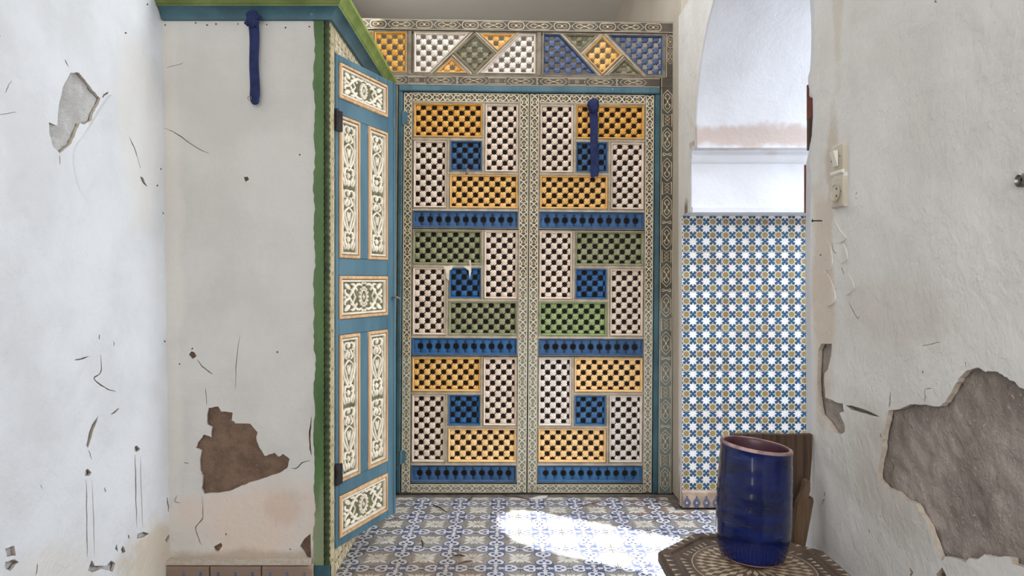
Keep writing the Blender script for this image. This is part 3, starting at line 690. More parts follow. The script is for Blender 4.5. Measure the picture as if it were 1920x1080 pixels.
def carve_small(mb, W, H):
    """rosette with scrolls, for the wide panels; origin at the panel centre"""
    h = .0065
    R = H*.24
    mb.ridge(ell(0, 0, R*.72, R*.95, 20), .006, h, 1, 0, True)
    for k in range(14):
        a = 2*PI*k/14; cu, cv = R*1.02*math.cos(a), R*1.3*math.sin(a)
        mb.dome(ell(cu, cv, .0062, .0075, 7, a), (cu, cv), h, 1)
    mb.dome([(.0085*math.cos(k*PI/4)*(1 if k % 2 == 0 else .4), .014*math.sin(k*PI/4)*(1 if k % 2 == 0 else .4)) for k in range(8)], (0, 0), h, 1)
    for su in (1, -1):
        for sv in (1, -1):
            T = lambda pl: cr([(su*u*W, sv*v*H) for u, v in pl], 6)
            mb.ridge(T([(.05, .40), (.13, .43), (.21, .34), (.28, .16), (.33, .02), (.37, -.05)]), lambda t: .013-.007*abs(t-.45), h, 1)     # big S stem
            mb.ridge(T([(.22, .34), (.24, .42), (.31, .43)]), leafw(.013), h, 1)
            mb.ridge(T([(.16, .22), (.20, .30), (.25, .20), (.22, .06), (.20, -.02)]), taper(.010, .005), h, 1)                              # inner curl
            mb.ridge(T([(.35, .06), (.41, .10), (.445, .20), (.42, .26)]), leafw(.014), h, 1)
            mb.ridge(T([(.33, .28), (.38, .36), (.445, .44)]), leafw(.022), h, 1)                                                              # corner leaf
            mb.ridge(T([(.26, .26), (.31, .22)]), leafw(.010), h*.8, 1)
            mb.ridge(T([(.015, .43), (.03, .47), (.055, .45)]), leafw(.010), h, 1)
        mb.dome(ell(su*W*.44, 0, .009, .007, 8), (su*W*.44, 0), h, 1)
def carve_long(mb, W, H):
    """two repeats of bud, lozenge and crossed stems, for the tall panels"""
    h = .0065; hh = H/2
    for rpt in (0, 1):
        v0 = H/2-rpt*hh
        for su in (1, -1):
            T = lambda pl: cr([(su*u*W, v0-v*hh) for u, v in pl], 6)
            mb.ridge(T([(.06, .05), (.22, .035), (.36, .08), (.30, .14), (.16, .15)]), leafw(.010), h, 1)
            mb.ridge(T([(.08, .14), (.2, .2), (.26, .25), (.12, .29)]), leafw(.012), h, 1)
            mb.ridge(T([(.42, .03), (.44, .1), (.38, .2), (.42, .3), (.44, .45), (.38, .56), (.44, .66), (.40, .78)]), lambda t: .006, h*.9, 1)
            mb.ridge(T([(0, .30), (.26, .36), (.30, .42), (.2, .50), (.04, .66)]), lambda t: .008, h, 1)
            mb.ridge(T([(.44, .36), (.40, .5), (.22, .62), (0, .72)]), taper(.012, .008), h, 1)
            mb.ridge(T([(.12, .37), (.08, .44), (.02, .52)]), leafw(.008), h*.9, 1)
            mb.ridge(T([(.12, .70), (.26, .70), (.30, .76), (.18, .79)]), leafw(.013), h, 1)
            mb.ridge(T([(.34, .76), (.30, .84), (.18, .90), (.22, .96)]), leafw(.014), h, 1)
            mb.ridge(T([(.44, .84), (.38, .9), (.30, .97)]), leafw(.010), h, 1)
        mb.dome(ell(0, v0-.07*hh, W*.12, hh*.055, 10), (0, v0-.07*hh), h, 1)
        mb.dome(ell(0, v0-.22*hh, W*.11, hh*.06, 10), (0, v0-.22*hh), h, 1)
        mb.dome(ell(0, v0-.43*hh, W*.06, hh*.06, 8), (0, v0-.43*hh), h, 1)
        mb.dome(ell(0, v0-.80*hh, W*.12, hh*.05, 10), (0, v0-.80*hh), h, 1)
        mb.dome(ell(0, v0-.91*hh, W*.10, hh*.06, 10), (0, v0-.91*hh), h, 1)
def door_panel(u0, u1, v0, v1, long_):
    mb = MB(DM); pl = rect(u0, v0, u1, v1)
    mb.frame(pl, [(0, -.001), (.003, .004), (.012, .005), (.0135, -.004), (.016, -.004), (.0175, .001), (.024, .0015), (.026, -.008)], [0, 0, 0, 2, 1, 1, 1, 1])
    fr = mb.build('panel_moulding', [m_bare, m_cream, m_carvebg], door)
    mb = MB(DM); i = .026
    cu, cv = (u0+u1)/2, (v0+v1)/2; W = u1-u0-2*i; H = v1-v0-2*i
    mb.mp = lambda u, v, n: DM(u+cu, v+cv, n-.008)
    mb.prism(rect(-W/2, -H/2, W/2, H/2), -.012, 0, 0)
    (carve_long if long_ else carve_small)(mb, W, H)
    mb.build('carved_panel', [m_carvebg, m_carve], door, smooth=50)
door_panel(Us[1]+.002, Us[4]-.002, Hs[9], Hs[10], False)
door_panel(Us[1]+.002, Us[4]-.002, Hs[5], Hs[6], False)
door_panel(Us[1]+.002, Us[4]-.002, Hs[1], Hs[2], False)
for a, b in ((3, 4), (7, 8)):
    door_panel(Us[1]+.002, Us[2], Hs[a], Hs[b], True); door_panel(Us[3], Us[4]-.002, Hs[a], Hs[b], True)
for z in (.36, 1.76):
    mb = MB(FLOOR); mb.tube([(.007, -.004, z), (.007, -.004, z+.085)], .007, 10); mb.prism(rect(-.001, .002, .012, .03), z, z+.08)
    mb.build('hinge', m_iron, door)
mb = MB(FLOOR); mb.tube([(-.002, LW-.02, 1.09), (.02, LW-.018, 1.092)], .004, 8); mb.tube([(.02, LW-.018, 1.092), (.03, LW-.012, 1.088), (.028, LW-.004, 1.078)], .006, 8)
mb.build('door_pull', m_steel, door, smooth=60)

# ------------------------------------------------------------------ lattice screen with double doors
K = 1/342.0
CELL = 10.35*K
def bead(mb, cu, cv, c, poly, m=0):
    base = []
    for q in range(4):
        d = .72 if q % 2 == 0 else .625
        for t, r in ((0, .46), (15, .615), (31, .645), (45, d), (59, .645), (75, .615)): base.append((math.radians(q*90+t), r))
    rim = []
    edges = [(Vector(poly[i]), Vector(poly[(i+1) % len(poly)])) for i in range(len(poly))]
    for a, r in base:
        p = Vector((cu+r*c*math.cos(a), cv+r*c*math.sin(a)))
        for A, B in edges:
            t = (B-A).normalized(); nn = Vector((-t.y, t.x)); d = (p-A).dot(nn)
            if d < 0: p -= nn*d
        rim.append((p.x, p.y))
    cen = Vector((cu, cv))
    for A, B in edges:
        t = (B-A).normalized(); nn = Vector((-t.y, t.x)); d = (cen-A).dot(nn)
        if d < .002: cen -= nn*(d-.002)
    b = mb.add([(u, v, -.016) for u, v in rim]); a = mb.add([(u, v, -.004) for u, v in rim])
    e = mb.add([(cen.x+(u-cen.x)*.66, cen.y+(v-cen.y)*.66, .001) for u, v in rim]); f = mb.add([(cen.x, cen.y, .002)])[0]
    mb.bridge(b, a, m); mb.bridge(a, e, m)
    for i in range(24): mb.fi((f, e[i-1], e[i]), m)
def lattice_panel(poly_px, key, parent, n0=.0, gap=5.2):
    """poly in pixels of the door plane (u right, v up from the door foot)"""
    poly = ccw([(u*K, v*K) for u, v in poly_px])
    mp = lambda u, v, n: WALL(u, v, n+n0)
    mb = MB(mp)
    g = gap*K
    mb.frame(poly, [(0, -.004), (0, .004), (.28*g, .006), (.36*g, .0015), (.44*g, .0015), (.52*g, .006), (.85*g, .003), (1.02*g, -.006), (1.02*g, -.018)], [1, 1, 1, 1, 0, 0, 0, 0, 0])
    fr = mb.build('lattice_panel', [LC[key], m_mould], parent)
    ins = inset(poly, g)
    us = [p[0] for p in ins]; vs = [p[1] for p in ins]; cu = min(us)+CELL*.3; cv = max(vs)-CELL*.35
    mb = MB(lambda u, v, n: WALL(u, v, n+n0-.006))
    nu = int((max(us)-min(us))/CELL)+3; nv = int((max(vs)-min(vs))/CELL)+3
    for i in range(-1, nu):
        for j in range(-1, nv):
            if (i+j) % 2: continue
            u, v = cu+i*CELL, cv-j*CELL
            ok = True
            for q in range(len(ins)):
                A = Vector(ins[q]); B = Vector(ins[(q+1) % len(ins)]); t = (B-A).normalized()
                if (Vector((u, v))-A).dot(Vector((-t.y, t.x))) < -.38*CELL: ok = False; break
            if ok: bead(mb, u, v, CELL, ins)
    mb.build('lattice', LC[key], fr, smooth=35)
    return fr
def spindle_panel(u0, v0, u1, v1, key, parent):
    poly = [(a*K, b*K) for a, b in rect(u0, v0, u1, v1)]
    mb = MB(); g = 4.6*K
    mb.frame(poly, [(0, -.004), (0, .004), (.28*g, .006), (.36*g, .0015), (.5*g, .0055), (1.0*g, -.002), (1.0*g, -.018)], [1, 1, 0, 0, 0, 0])
    fr = mb.build('spindle_panel', [LC[key], m_mould], parent)
    U0, V0, U1, V1 = poly[0][0]+g, poly[0][1]+g, poly[2][0]-g, poly[2][1]-g
    n = 11; p = (U1-U0)/(n+.35); H = V1-V0
    for k in range(n+1):
        mb = MB(lambda u, v, n_: WALL(u, v, n_-.006))
        c = U0+.175*p+k*p
        prof = [(.485, 0), (.485, .09), (.40, .11), (.47, .14), (.47, .22), (.38, .24), (.475, .265), (.475, .285), (.30, .305), (.22, .35), (.28, .39), (.19, .44), (.19, .56), (.28, .61), (.22, .65), (.30, .695), (.475, .715), (.475, .735), (.38, .76), (.47, .78), (.47, .86), (.40, .89), (.485, .91), (.485, 1)]
        rows = []
        for w_, t in prof:
            v = V0+t*H; w_ = w_*p
            row = []
            for o, z in ((-1, -.012), (-1, -.004), (-.55, .001), (.55, .001), (1, -.004), (1, -.012)):
                row.append((min(max(c+o*w_, U0), U1), v, z))
            rows.append(mb.add(row))
        for a, b in zip(rows, rows[1:]): mb.bridge(a, b, 0, closed=False)
        mb.build('spindle', LC[key], fr, smooth=40)
    return fr
def ogee_paint(mb, f, w_, L_, n, cell=20*K):
    """band of interlaced pointed arches with small lotus flowers; f(a, b): a across (-w/2..w/2), b along"""
    k = max(1, round(L_/cell)); c = L_/k
    for i in range(k):
        b0 = i*c
        for sg in (1, -1):
            pts = [(sg*.47*w_, 0), (sg*.20*w_, .17*c), (sg*.30*w_, .30*c), (sg*.41*w_, .46*c), (sg*.33*w_, .62*c), (sg*.13*w_, .72*c), (0, .84*c), (-sg*.24*w_, .93*c), (-sg*.47*w_, c)]
            mb.stroke([f(a, b0+b) for a, b in pts], .14*w_, n, 1)
        pet = [(0, .06), (.10, .22), (.22, .30), (.20, .46), (.10, .40), (0, .58), (-.10, .40), (-.20, .46), (-.22, .30), (-.10, .22)]
        mb.fan([f(a*w_, b0+b*c) for a, b in pet], f(0, b0+.3*c), n+.0003, 2)
        mb.fan([f(a*w_*.5, b0+(.10+b*.62)*c) for a, b in pet], f(0, b0+.28*c), n+.0006, 0)
def board(name, u0, v0, u1, v1, along, n0, n1, parent, flip=1, ground=None):
    mb = MB(); mb.prism(rect(u0*K, v0*K, u1*K, v1*K), n0, n1, 0, .0015)
    w_ = (u1-u0 if along == 'v' else v1-v0)*K; L_ = (v1-v0 if along == 'v' else u1-u0)*K
    b0 = .9*K; ln = n1+.0004
    for x in (0, 1):
        s_ = .4*K if x == 0 else w_-2.0*K
        mb.flat(rect(u0*K+s_, v0*K+b0, u0*K+s_+1.5*K, v1*K-b0) if along == 'v' else rect(u0*K+b0, v0*K+s_, u1*K-b0, v0*K+s_+1.5*K), ln, 1)
    wi = w_-4.2*K
    if along == 'v': f = lambda a, b: ((u0+(u1-u0)/2)*K+a, v0*K+1.0*K+b)
    else: f = lambda a, b: (u0*K+1.0*K+b, (v0+(v1-v0)/2)*K+a)
    if along == 'h' and flip: f0 = f; f = f0
    ogee_paint(mb, f, wi, L_-2*K, ln)
    return mb.build(name, [ground or m_ground, m_line, m_tan], parent)

screen = thing('door_surround', 'tall painted wooden door surround with lattice transom of triangles and diamonds', 'screen', (-.5936, 3.743, .003), (0, math.radians(.38), math.radians(1.0)))
SR = (0, math.radians(.38), math.radians(1.0))
Rm = screen.rotation_euler.to_matrix()
def leaf(mirror, u_off, W, label, cols):
    root = thing('lattice_door', label, 'door', Vector(screen.location)+Rm @ Vector((u_off*K, 0, 0)), SR, None)
    H = 752
    MU = (lambda u: W-u) if mirror else (lambda u: u)
    def rc(a, b, c, d): return rect(min(MU(a), MU(c)), b, max(MU(a), MU(c)), d)
    def bd(a, b, c, d, al):
        q = rc(a, b, c, d); board('stile' if al == 'v' else 'rail', q[0][0], q[0][1], q[2][0], q[2][1], al, -.03, .004, root)
    bd(.6, 1, 17, H-1, 'v'); bd(217.5, 1, W-.6, H-1, 'v')
    bd(17, H-18.5, 217.5, H-1, 'h'); bd(17, 1, 217.5, 17, 'h')
    # flat grey strips the panels sit on
    mb = MB()
    strips = []
    top = H-19
    for k in range(3):
        t = top-k*238.5
        strips += [rc(17, t-238, 217, t-203), rc(17, t-70, 149.6, t-67), rc(83.2, t-201, 85.6, t-67), rc(149.6, t-133, 151.2, t), rc(83.2, t-133, 217, t-130.5), rc(17, t-203, 217, t-199.5)]
    mb.prism(rc(17, 17, 217.5, H-18.5), -.030, -.024, 1)
    for s_ in strips[1::6]+strips[2::6]+strips[3::6]+strips[4::6]+strips[5::6]: mb.prism([(u*K, v*K) for u, v in s_], -.024, .0, 0, .001)
    mb.v = [(x if abs(x) < 0 else x, y, z) for x, y, z in mb.v]
    fb = MB(); fb.flat([(u*K, v*K) for u, v in rc(17, 17, 217.5, H-18.5)], -.028, 0); fb.build('dark_backing_sheet', m_shade, root)  # dark sheet added to give the lattice holes their shade
    mb2 = MB()
    for s_ in strips[1::6]+strips[2::6]+strips[3::6]+strips[4::6]+strips[5::6]:
        mb2.prism([(u*K, v*K) for u, v in s_], -.026, .002, 0, .001)
        a, b = s_[0], s_[2]
        if b[0]-a[0] > b[1]-a[1]: q = rect(a[0]+1, (a[1]+b[1])/2-.5, b[0]-1, (a[1]+b[1])/2+.5)
        else: q = rect((a[0]+b[0])/2-.5, a[1]+1, (a[0]+b[0])/2+.5, b[1]-1)
        mb2.flat([(u*K, v*K) for u, v in q], .0026, 1)
    mb2.build('muntin', [m_mould, m_line], root)
    for k in range(3):
        t = top-k*238.5; c = cols[k]
        lattice_panel(rc(17.8, t-67, 149.4, t), c[0], root)
        lattice_panel(rc(151.4, t-131, 216.8, t), c[1], root)
        lattice_panel(rc(17.8, t-199.5, 83, t-70), c[1], root)
        lattice_panel(rc(86, t-130.5, 149.2, t-70), c[2], root)
        lattice_panel(rc(85.8, t-199.5, 216.8, t-133), c[3], root)
        q = rc(17.8, t-236.5, 216.8, t-202.5); spindle_panel(q[0][0], q[0][1], q[2][0], q[2][1], c[4], root)
    return root
dl = leaf(False, 0, 235.5, 'lattice door leaf next to the carved blue door, with a small hook', [('yellow', 'cream', 'navy', 'amber', 'navy'), ('moss', 'cream', 'blue', 'moss', 'blue'), ('amber', 'cream', 'blue', 'pale', 'navy')])
dr = leaf(True, 236.5, 235.5, 'lattice door leaf with a blue ribbon, next to the white arch', [('yellow', 'cream', 'navy', 'amber', 'navy'), ('moss', 'cream', 'blue', 'fern', 'navy'), ('pale', 'white', 'sky', 'pale', 'sky')])
for z in (55, 690):
    mb = MB(FLOOR); mb.tube([(-1.5*K, -.008, z*K), (-1.5*K, -.008, (z+25)*K)], 3.2*K, 10); mb.prism(rect(-1*K, -.008, 8*K, -.004), (z+1)*K, (z+24)*K); mb.build('hinge', m_teal, dl, smooth=50)
mb = MB(FLOOR); hx, hz = 120.5*K, (926-321)*K
mb.lathe([(0.012, -.004), (.012, .0), (.005, .002), (.004, .014)], 10); 
mb.v = [(hx+x, -.006-z, hz+y) for x, y, z in mb.v]
mb.tube([(hx, -.02, hz), (hx, -.026, hz-.006), (hx-.004, -.026, hz-.018), (hx-.008, -.022, hz-.022)], .0035, 8)
mb.build('hook', m_steel, dl, smooth=50)

for pxs in ([(828,501),(846,499),(845,506),(840,508),(839,528),(834,522),(833,508)], [(866,501),(878,500),(876,490),(880,488),(881,510),(878,524),(876,508)]):
    mb = MB(); mb.mp = lambda u, v, n: WALL(u, v, n)
    mb.prism([((x-752)*K, (926-y)*K) for x, y in pxs], 0, .0085, 0); mb.build('paint_smear', m_cream, dl)

# frame and transom of the screen
def hexcart(mb, f, L_, w_, n, kind):
    """painted cartouche; f(a, b): a across, b along, both centred"""
    if kind == 'hex':
        e = min(.42*w_, .22*L_)
        pl = [(-.40*w_, -L_/2+e), (0, -L_/2), (.40*w_, -L_/2+e), (.40*w_, L_/2-e), (0, L_/2), (-.40*w_, L_/2-e)]
        mb.stroke([f(*p) for p in pl], .042*w_, n, 1, True)
        for sg in (1, -1):
            for d in (1, -1):
                mb.stroke([f(*p) for p in cr([(0, d*.02*L_), (sg*.12*w_, d*.10*L_), (sg*.25*w_, d*.16*L_), (sg*.16*w_, d*.27*L_), (0, d*.34*L_)], 3)], .045*w_, n, 1)
                mb.flat([f(*p) for p in [(sg*.03*w_, d*.05*L_), (sg*.24*w_, d*.12*L_), (sg*.14*w_, d*.20*L_)]], n+.0003, 2)
        mb.flat([f(*p) for p in [(0, -.05*L_), (.07*w_, 0), (0, .05*L_), (-.07*w_, 0)]], n+.0003, 1)
    elif kind == 'bow':
        pl = [(-.40*w_, -L_/2), (0, -L_/2+.22*w_), (.40*w_, -L_/2), (.40*w_, L_/2), (0, L_/2-.22*w_), (-.40*w_, L_/2)]
        mb.stroke([f(*p) for p in pl], .042*w_, n, 1, True)
        for sg in (1, -1):
            mb.stroke([f(*p) for p in cr([(0, sg*.02*w_), (.2*w_, sg*.12*w_), (.1*w_, sg*.24*w_), (-.1*w_, sg*.24*w_), (-.2*w_, sg*.12*w_), (0, sg*.02*w_)], 3)], .05*w_, n, 2)
    elif kind == 'scallop':
        pl = cr([(-.40*w_, -L_*.34), (-.18*w_, -L_*.44), (0, -L_*.48), (.18*w_, -L_*.44), (.40*w_, -L_*.34), (.40*w_, L_*.34), (.18*w_, L_*.44), (0, L_*.48), (-.18*w_, L_*.44), (-.40*w_, L_*.34)], 2, True)
        mb.stroke([f(*p) for p in pl], .06*w_, n, 1, True)
        for sg in (1, -1): mb.stroke([f(*p) for p in ell(0, sg*.16*L_, .2*w_, .13*L_, 10)], .05*w_, n, 2, True)
        mb.flat([f(*p) for p in ell(0, 0, .12*w_, .1*w_, 6)], n+.0003, 1)
    else:                                   # pair of drops
        for sg in (1, -1):
            mb.stroke([f(*p) for p in [(0, 0), (sg*.34*w_, -.12*w_), (sg*.40*w_, 0), (sg*.34*w_, .12*w_)]], .05*w_, n, 1, True)
def cart_board(name, u0, v0, u1, v1, along, seq, n0, n1, ground):
    mb = MB(); mb.prism(rect(u0*K, v0*K, u1*K, v1*K), n0, n1, 0, .002)
    w_ = (u1-u0 if along == 'v' else v1-v0)*K; tot = (v1-v0 if along == 'v' else u1-u0); n = n1+.0004
    for s_ in (1.2*K, w_-2.2*K):
        mb.flat(rect(u0*K+s_, v0*K+K, u0*K+s_+.75*K, v1*K-K) if along == 'v' else rect(u0*K+K, v0*K+s_, u1*K-K, v0*K+s_+.75*K), n, 1)
    pos = 3; i = 0
    cw_ = w_-5*K
    while True:
        kind, ln = seq[i % len(seq)]
        if pos+ln > tot-2: break
        mid = (pos+ln/2)*K
        if along == 'v': f = lambda a, b: ((u0+u1)/2*K+a, v1*K-mid-b)
        else: f = lambda a, b: (u0*K+mid+b, (v0+v1)/2*K+a)
        hexcart(mb, f, (ln-2)*K, cw_, n, kind)
        pos += ln; i += 1
    return mb.build(name, [ground, m_line, m_tan], screen)
def mbar(name, u0, v0, u1, v1, mat, n0=-.03, n1=.016, bev=.006):
    mb = MB(); mb.prism(rect(u0*K, v0*K, u1*K, v1*K), n0, n1, 0, bev); return mb.build(name, mat, screen)
cart_board('top_rail', -120, 867, 508, 888, 'h', [('hex', 52), ('scallop', 34)], -.05, .012, m_bark)
cart_board('lower_rail', -48, 764, 482, 783, 'h', [('hex', 52), ('bow', 36), ('hex', 52), ('drop', 10)], -.05, .010, m_bark)
cart_board('jamb', 483, 0, 509, 764, 'v', [('hex', 45), ('bow', 26), ('hex', 45), ('drop', 12)], -.05, .010, m_ground)
cart_board('jamb', 483, 764, 509, 783, 'v', [('scallop', 17)], -.05, .0102, m_bark)
cart_board('jamb', 492, 783, 509, 867, 'v', [('scallop', 26), ('hex', 30)], -.05, .0098, m_bark)
cart_board('jamb', -45, 0, -10, 764, 'v', [('hex', 45), ('bow', 26), ('hex', 45), ('drop', 12)], -.05, .010, m_ground)
mbar('head_moulding', -9, 752.5, 482, 764, m_teal)
mbar('jamb_moulding', -10, 0, -1.2, 752, m_tealD, n1=.014); mbar('jamb_moulding', 472.8, 0, 483, 752, m_tealD, n1=.014)
mbar('divider', 7, 784, 14, 867, m_mouldD, n1=.008, bev=.003); mbar('divider', 249, 784, 257.5, 867, m_mouldD, n1=.008, bev=.003)
def tri(poly, ou, key, gap=4.2):
    lattice_panel([(u+ou, 866-v) for u, v in poly], key, screen, n0=.002, gap=gap)
g1 = [([(2,1),(109,1),(33,79),(2,79)], 'white'), ([(116,3),(155,40),(116,79),(76,40)], 'olive'), ([(73,47),(40.5,79),(107,79)], 'amber'), ([(122,2),(197,2),(159,37)], 'amber'), ([(199,2),(232,2),(232,79),(123,79)], 'white')]
for p, k in g1: tri(p, 16, k)
g2 = [([(2,1),(35,1),(108,79),(2,79)], 'slate'), ([(38,1),(110,1),(73,37)], 'olive'), ([(115,1),(154,40),(115,79),(76,40)], 'amber'), ([(121,1),(231,1),(231,79),(198,79)], 'slate'), ([(157,46),(193,79),(123,79)], 'olive')]
for p, k in g2: tri(p, 258, k)
tri([(0,1),(62,1),(62,79),(0,79)], -56, 'yellow'); tri([(0,1),(62,1),(62,79),(0,79)], -119, 'yellow')
# grey strips between the transom panels (thin glazing bars along their edges)
def bar(a, b, w_=4.5):
    mb = MB()
    a, b = Vector(a), Vector(b); t = (b-a).normalized(); nn = Vector((-t.y, t.x))*w_/2
    mb.prism([tuple((p)*K) for p in (a-nn, b-nn, b+nn, a+nn)], -.02, .004, 0, .001)
    n2 = Vector((-t.y, t.x))*.5
    mb.flat([tuple((p)*K) for p in (a+t*2-n2, b-t*2-n2, b-t*2+n2, a+t*2+n2)], .0046, 1)
    mb.build('transom_bar', [m_mouldD, m_line], screen)
for ou, segs in ((16, (((34,80),(113,0)), ((74,43),(112,80)), ((118,0),(160,40)), ((120,80),(199,0)))), (258, (((36,0),(112,80)), ((74,40),(113,0)), ((118,0),(196,80)), ((118,80),(156,42))))):
    for a, b in segs: bar((a[0]+ou, 866-a[1]), (b[0]+ou, 866-b[1]), 5)
mbar('transom_edge', -120, 783, 492, 786.5, m_mouldD, n1=.006, bev=.002); mbar('transom_edge', -120, 865.5, 492, 867.5, m_mouldD, n1=.006, bev=.002)
mbar('transom_edge', 489.5, 784, 492.5, 866, m_mouldD, n1=.0065, bev=.001)

# ------------------------------------------------------------------ ribbons
def ribbon(name, label, loc, length, width, sway, ring, seed):
    root = thing(name, label, 'ribbon', loc); rnd = random.Random(seed)
    mb = MB(WALL); rows = []; n = 24
    for i in range(n+1):
        t = i/n; v = -t*length; cu = sway*math.sin(t*2.4)+.002*math.sin(t*9)
        w_ = width*(1-.12*math.sin(t*PI))*(1 if t < .93 else 1-.25*(t-.93)/.07); tw = .25*math.sin(t*5+seed)
        row = []
        for o, d in ((-.5, 0), (-.25, .004), (0, .0055), (.22, .002), (.38, .0045), (.5, .001)):
            row.append((cu+o*w_, v+.006*math.sin(o*7)*(t > .9), .003+d*(1+.5*math.sin(t*13+o*4))+tw*.004*o))
        rows.append(mb.add(row))
        rows[-1] += mb.add([(u, v_, d_-.0035) for u, v_, d_ in row[::-1]])
    for a, b in zip(rows, rows[1:]): mb.bridge(a, b, 0)
    mb.fi(rows[0][::-1]); mb.fi(rows[-1])
    mb.build('strip', m_ribbon, root, smooth=60)
    mb = MB(WALL); kw = width*1.1
    for k in range(9):                       # crumpled knot: looped folds round a core
        a = rnd.uniform(0, 2*PI); r = kw*rnd.uniform(.45, .9)
        p = [(0, .012, .012), (r*.6*math.cos(a), .012+r*.6*math.sin(a), .022), (r*math.cos(a), .012+r*math.sin(a)*.9, .012), (r*.5*math.cos(a+.8), .012+r*.5*math.sin(a+.8), .006)]
        q = cr(p, 4)
        for s_ in (0,):
            A = mb.add([(u-.006*math.sin(a), v+.006*math.cos(a), d) for u, v, d in q]); B = mb.add([(u+.007*math.sin(a), v-.007*math.cos(a), d+.004) for u, v, d in q])
            mb.bridge(A, B, 0, closed=False)
    R_ = []
    for j in range(7):
        b_ = -PI/2+PI*j/6
        R_.append(mb.add([(kw*.62*math.cos(b_)*math.cos(2*PI*k/12)*(1+.25*rnd.uniform(-1, 1)), .012+kw*.75*math.sin(b_)+.003*rnd.uniform(-1, 1), .010+kw*.42*math.cos(b_)*math.sin(2*PI*k/12)*(1+.3*rnd.uniform(-1, 1))) for k in range(12)]))
    for a, b in zip(R_, R_[1:]): mb.bridge(a, b, 0)
    mb.build('knot', m_ribbon, root, smooth=30)
    if ring:
        mb = MB(WALL); pts = [(-.012+.007*math.cos(2*PI*k/16), -length+.012+.007*math.sin(2*PI*k/16), .010) for k in range(17)]
        mb.tube(pts, .0013, 6); mb.build('ring', m_steel, root, smooth=60)
        mb = MB(WALL); 
        mb.dome(ell(.006, -length+.004, width*.42, .016, 10), (.006, -length+.004), .012, 0, .002); mb.build('end_knot', m_ribbon, root, smooth=50)
x, z = onY(472.5, 40, 2.575)
ribbon('ribbon', 'knotted navy ribbon with a small ring, hanging from the teal cornice', (x, 2.592, z), .300, .040, .004, True, 3)
lw = Vector(screen.location)+Rm @ Vector(((1107-752)*K, -.020, (926-203)*K))
ribbon('ribbon', 'knotted navy ribbon hanging on the lattice door over a yellow panel', lw, .378, .047, .008, False, 8)

# ------------------------------------------------------------------ switch, socket, nail, bits by the arch (right wall)
def wall_item(name, label, cat, px, py):
    Y, Z = onX(px, py, Xr)
    return thing(name, label, cat, (Xr, Y, Z)), (lambda a, b, n: (-n, -a, b))     # a runs towards the camera (to the right in the view)
r, mp = wall_item('light_switch', 'yellowed toggle switch plate on the plaster by the arch', 'switch', 1577.5, 298)
def plate(mb, w_, h_, d, m=0):
    mb.loops([[(u, v, 0) for u, v in rect(-w_/2, -h_/2, w_/2, h_/2)], [(u, v, d*.7) for u, v in rect(-w_/2, -h_/2, w_/2, h_/2)], [(u, v, d) for u, v in inset(rect(-w_/2, -h_/2, w_/2, h_/2), d*.35)]], m)
mb = MB(mp); plate(mb, .070, .078, .012); mb.build('plate', m_plate, r)
mb = MB(mp); mb.loops([[(u, v, .0135) for u, v in rect(-.014, -.020, .010, .022)], [(-.013, -.019, .015), (.009, -.019, .015), (.009, .020, .026), (-.013, .020, .026)]], 0); mb.build('rocker', m_platelt, r)
mb = MB(mp)
mb.fan(ell(-.025, -.003, .0025, n=8), (-.025, -.003), .0145, 0); mb.build('screw', m_hole, r)
mb = MB(mp); mb.fan(ell(.022, .004, .0025, n=8), (.022, .004), .0145, 0); mb.build('screw', m_hole, r)
r, mp = wall_item('cable_cover', 'short pale cover strip joining the switch and the socket', 'cover', 1578, 333)
mb = MB(mp); plate(mb, .064, .034, .009); mb.prism(rect(-.035, .008, .035, .018), .009, .016, 0, .003); mb.build('cover', m_platelt, r)
r, mp = wall_item('wall_socket', 'yellowed two-pin wall socket below the switch', 'socket', 1577.5, 361)
mb = MB(mp); plate(mb, .070, .080, .012); mb.build('plate', m_plate, r)
mb = MB(mp); c = [(0, 0)]
rings = [(.024, .0142), (.025, .0165), (.022, .0168), (.020, .008)]
idx = [mb.add([(rr*math.cos(2*PI*k/24)-.004, rr*math.sin(2*PI*k/24), n) for k in range(24)]) for rr, n in rings]
for a, b in zip(idx, idx[1:]): mb.bridge(a, b, 0)
mb.fan(ell(-.004, 0, .0205, n=24), (-.004, 0), .0146, 0)
mb.build('socket_well', m_plate, r, smooth=40)
for q in (-.0095, .0095):
    mb = MB(mp); mb.fan(ell(.004, q, .0032, n=8), (.004, q), .0152, 0); mb.build('pin_hole', m_hole, r)
for q in (-.031, .026):
    mb = MB(mp); mb.fan(ell(q, 0, .0022, n=8), (q, 0), .0146, 0); mb.build('screw', m_hole, r)
r, mp = wall_item('cable_outlet', 'small round metal outlet half cut off by the picture edge', 'outlet', 1918, 338)
mb = MB(mp)
idx = [mb.add([(rr*math.cos(2*PI*k/20), rr*math.sin(2*PI*k/20), n) for k in range(20)]) for rr, n in ((.012, 0), (.012, .006), (.0095, .008), (.007, .003))]
for a, b in zip(idx, idx[1:]): mb.bridge(a, b, 0)
mb.fan(ell(0, 0, .0075, n=20), (0, 0), .0032, 0); mb.build('ring', m_steel, r, smooth=40)
mb = MB(mp); mb.fan(ell(.002, .001, .004, n=10), (.002, .001), .0035, 0); mb.build('opening', m_hole, r)
Y, Z = onX(1541, 414, Xr)
mb = MB(FLOOR); mb.tube([(.012, 0, 0), (-.026, 0, .0)], .0018, 6); mb.tube([(-.026, 0, 0), (-.0275, 0, 0)], .0042, 8)
tag(mb.build('nail', m_iron, None, loc=(Xr, Y, Z)), 'rusty nail sticking out of the plaster beside the tiled jamb', 'nail', kind='thing')
